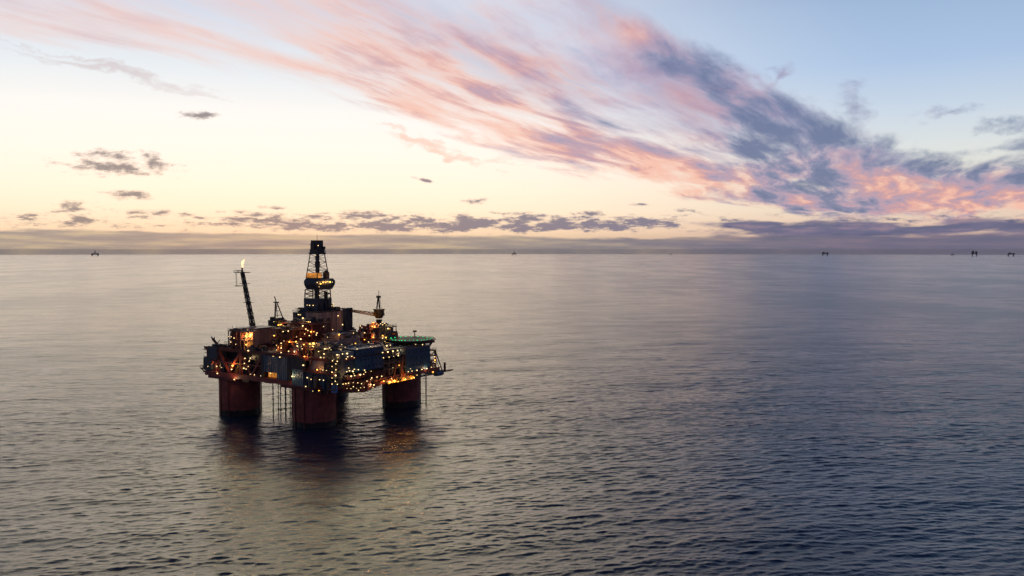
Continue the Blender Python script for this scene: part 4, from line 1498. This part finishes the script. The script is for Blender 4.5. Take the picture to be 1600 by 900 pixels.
KINDS = {'w': ('deck_lamp', .32, 'warm'), 's': ('deck_lamp', .23, 'warm'), 'f': ('deck_lamp', .16, 'warm'), 'O': ('floodlight', .44, 'sodium'),
         'o': ('floodlight', .30, 'sodium'), 'g': ('helideck_light', .30, 'green')}
LM = {k: lamp_mesh(n, r, MT[gm]) for k, (n, r, gm) in KINDS.items()}
cnt = no = 0
extra = MB()
for (u, v, w, k) in sorted(LAMPS, key=lambda q: 'wsf'.find(q[3])):
    name = KINDS[k][0]
    if name == 'deck_lamp':
        cnt += 1
        if cnt > 100:                     # the smallest ones as one part
            me = LM[k]
            extra.add([(p.co.x + u - CU, p.co.y + v - CVv, p.co.z + w) for p in me.vertices],
                      [tuple(p.vertices) for p in me.polygons])
            extra.mi[-len(me.polygons):] = [p.material_index for p in me.polygons]
            continue
    o = part(name, LM[k], None, rig)
    jit = 0.75 + 0.5 * rnd.random()
    o.scale = (jit, jit, jit)
    o.location = (u - CU, v - CVv, w)
    no += k == 'o'
    if k == 'O' or (k == 'o' and no % 2):
        ld = bpy.data.lights.new('floodlight_glow', 'POINT')
        ld.energy = 750 if k == 'O' else 300
        ld.color = (1.0, 0.46, 0.12)
        ld.shadow_soft_size = 0.3
        lo = bpy.data.objects.new('floodlight_glow', ld)
        C.objects.link(lo)
        lo.parent = rig
        lo.location = (u - CU - .9, v - CVv - .7, w + .3)
    elif k == 'w' and cnt % 4 == 0:
        ld = bpy.data.lights.new('deck_glow', 'POINT')
        ld.energy = 300
        ld.color = (1.0, 0.68, 0.34)
        ld.shadow_soft_size = 0.3
        lo = bpy.data.objects.new('deck_glow', ld)
        C.objects.link(lo)
        lo.parent = rig
        lo.location = (u - CU - .9, v - CVv - .7, w + .3)
if extra.v:
    part('deck_lamp', extra, [MT['warm'], MT['dark']], rig, kind='stuff')


# ------------------------------------------------------------------ sea air
hz = MB()
hz.box(-46000, 46000, -46000, 46000, -340, 101)
hm = bpy.data.materials.new('sea_haze')
hm.use_nodes = True
hn = hm.node_tree
for n in list(hn.nodes):
    if n.type != 'OUTPUT_MATERIAL':
        hn.nodes.remove(n)
pv = hn.nodes.new('ShaderNodeVolumePrincipled')
pv.inputs['Color'].default_value = (0.86, 0.88, 0.92, 1)
pv.inputs['Density'].default_value = 1.3e-5
hn.links.new(pv.outputs[0], [n for n in hn.nodes if n.type == 'OUTPUT_MATERIAL'][0].inputs['Volume'])
ho = bpy.data.objects.new('haze', hz.mesh('haze', hm))
C.objects.link(ho)
ho['kind'] = 'stuff'

# ------------------------------------------------------------------ far platforms on the horizon
def at_px(px, dist):
    a_ = math.atan((px - 800) / F)
    X_, Y_ = dist * math.sin(a_), dist * math.cos(a_)
    return (X_, Y_, -dist * dist / (2 * R_EARTH)), -a_


def semi(px, dist, w, deckz, tower, label, blocks=()):
    w, deckz, tower = w * .95, deckz * .85, tower
    loc, rz = at_px(px, dist)
    e = empty('offshore_platform', loc, rz, label, 'oil platform', 'distant platforms on the horizon')
    for sx in (-1, 1):
        for sy in (-1, 1):
            g = MB()
            g.tube((sx * w * .36, sy * w * .25, -6), (sx * w * .36, sy * w * .25, deckz), w * .075, n=14)
            part('column', g, MT['dred'], e)
    g = MB()
    g.box(-w / 2, w / 2, -w * .35, w * .35, deckz, deckz + w * .10)
    g.box(-w * .42, -w * .12, -w * .25, w * .2, deckz + w * .10, deckz + w * .17)
    g.box(w * .15, w * .45, -w * .3, w * .1, deckz + w * .10, deckz + w * .19)
    part('deck', g, MT['dark'], e)
    if tower:
        g = MB()
        g.lattice((0, 0, deckz + w * .1), (0, 0, deckz + tower), w * .17, w * .07, 7, w * .018)
        g.box(-w * .06, w * .06, -w * .06, w * .06, deckz + w * .1, deckz + tower * .55)
        g.box(-w * .05, w * .05, -w * .05, w * .05, deckz + tower * .9, deckz + tower)
        part('derrick', g, MT['dark'], e)
    for (x0, x1, h) in blocks:
        g = MB()
        g.box(x0 * w, x1 * w, -w * .22, w * .22, deckz + w * .10, deckz + h * w)
        part('topside_block', g, MT['dark'], e)
    return e


semi(149, 16000, 132, 26, 72, 'tiny dark platform with a single tower on the horizon at the far left', ((-.3, -.18, .22), (.2, .3, .22)))
semi(803.5, 16500, 96, 24, 66, 'tiny dark platform with a single tower on the horizon, right of the derrick', ((-.2, .2, .24),))
semi(1048, 17500, 52, 22, 30, 'faint speck of a platform on the horizon, midway between the two darker ones around it')
semi(1289, 15500, 112, 34, 0, 'dark platform with two blocky topsides on the horizon below the long cloud bank', ((-.45, -.06, .34), (.08, .46, .30)))
semi(1346, 18000, 34, 20, 22, 'smallest speck of a platform on the horizon, right of the twin blocked one')
semi(1488, 16800, 60, 24, 30, 'faint low platform on the horizon left of the tall close set pair of blocks', ((-.2, .2, .26),))
semi(1522, 15500, 92, 40, 0, 'dark platform with two tall close set blocks on the horizon near the right', ((-.48, -.05, .62), (.1, .48, .52)))
semi(1579, 15500, 104, 36, 0, 'dark platform with a sloping boom on the horizon, nearest the right edge', ((-.35, .05, .32), (.15, .5, .24)))
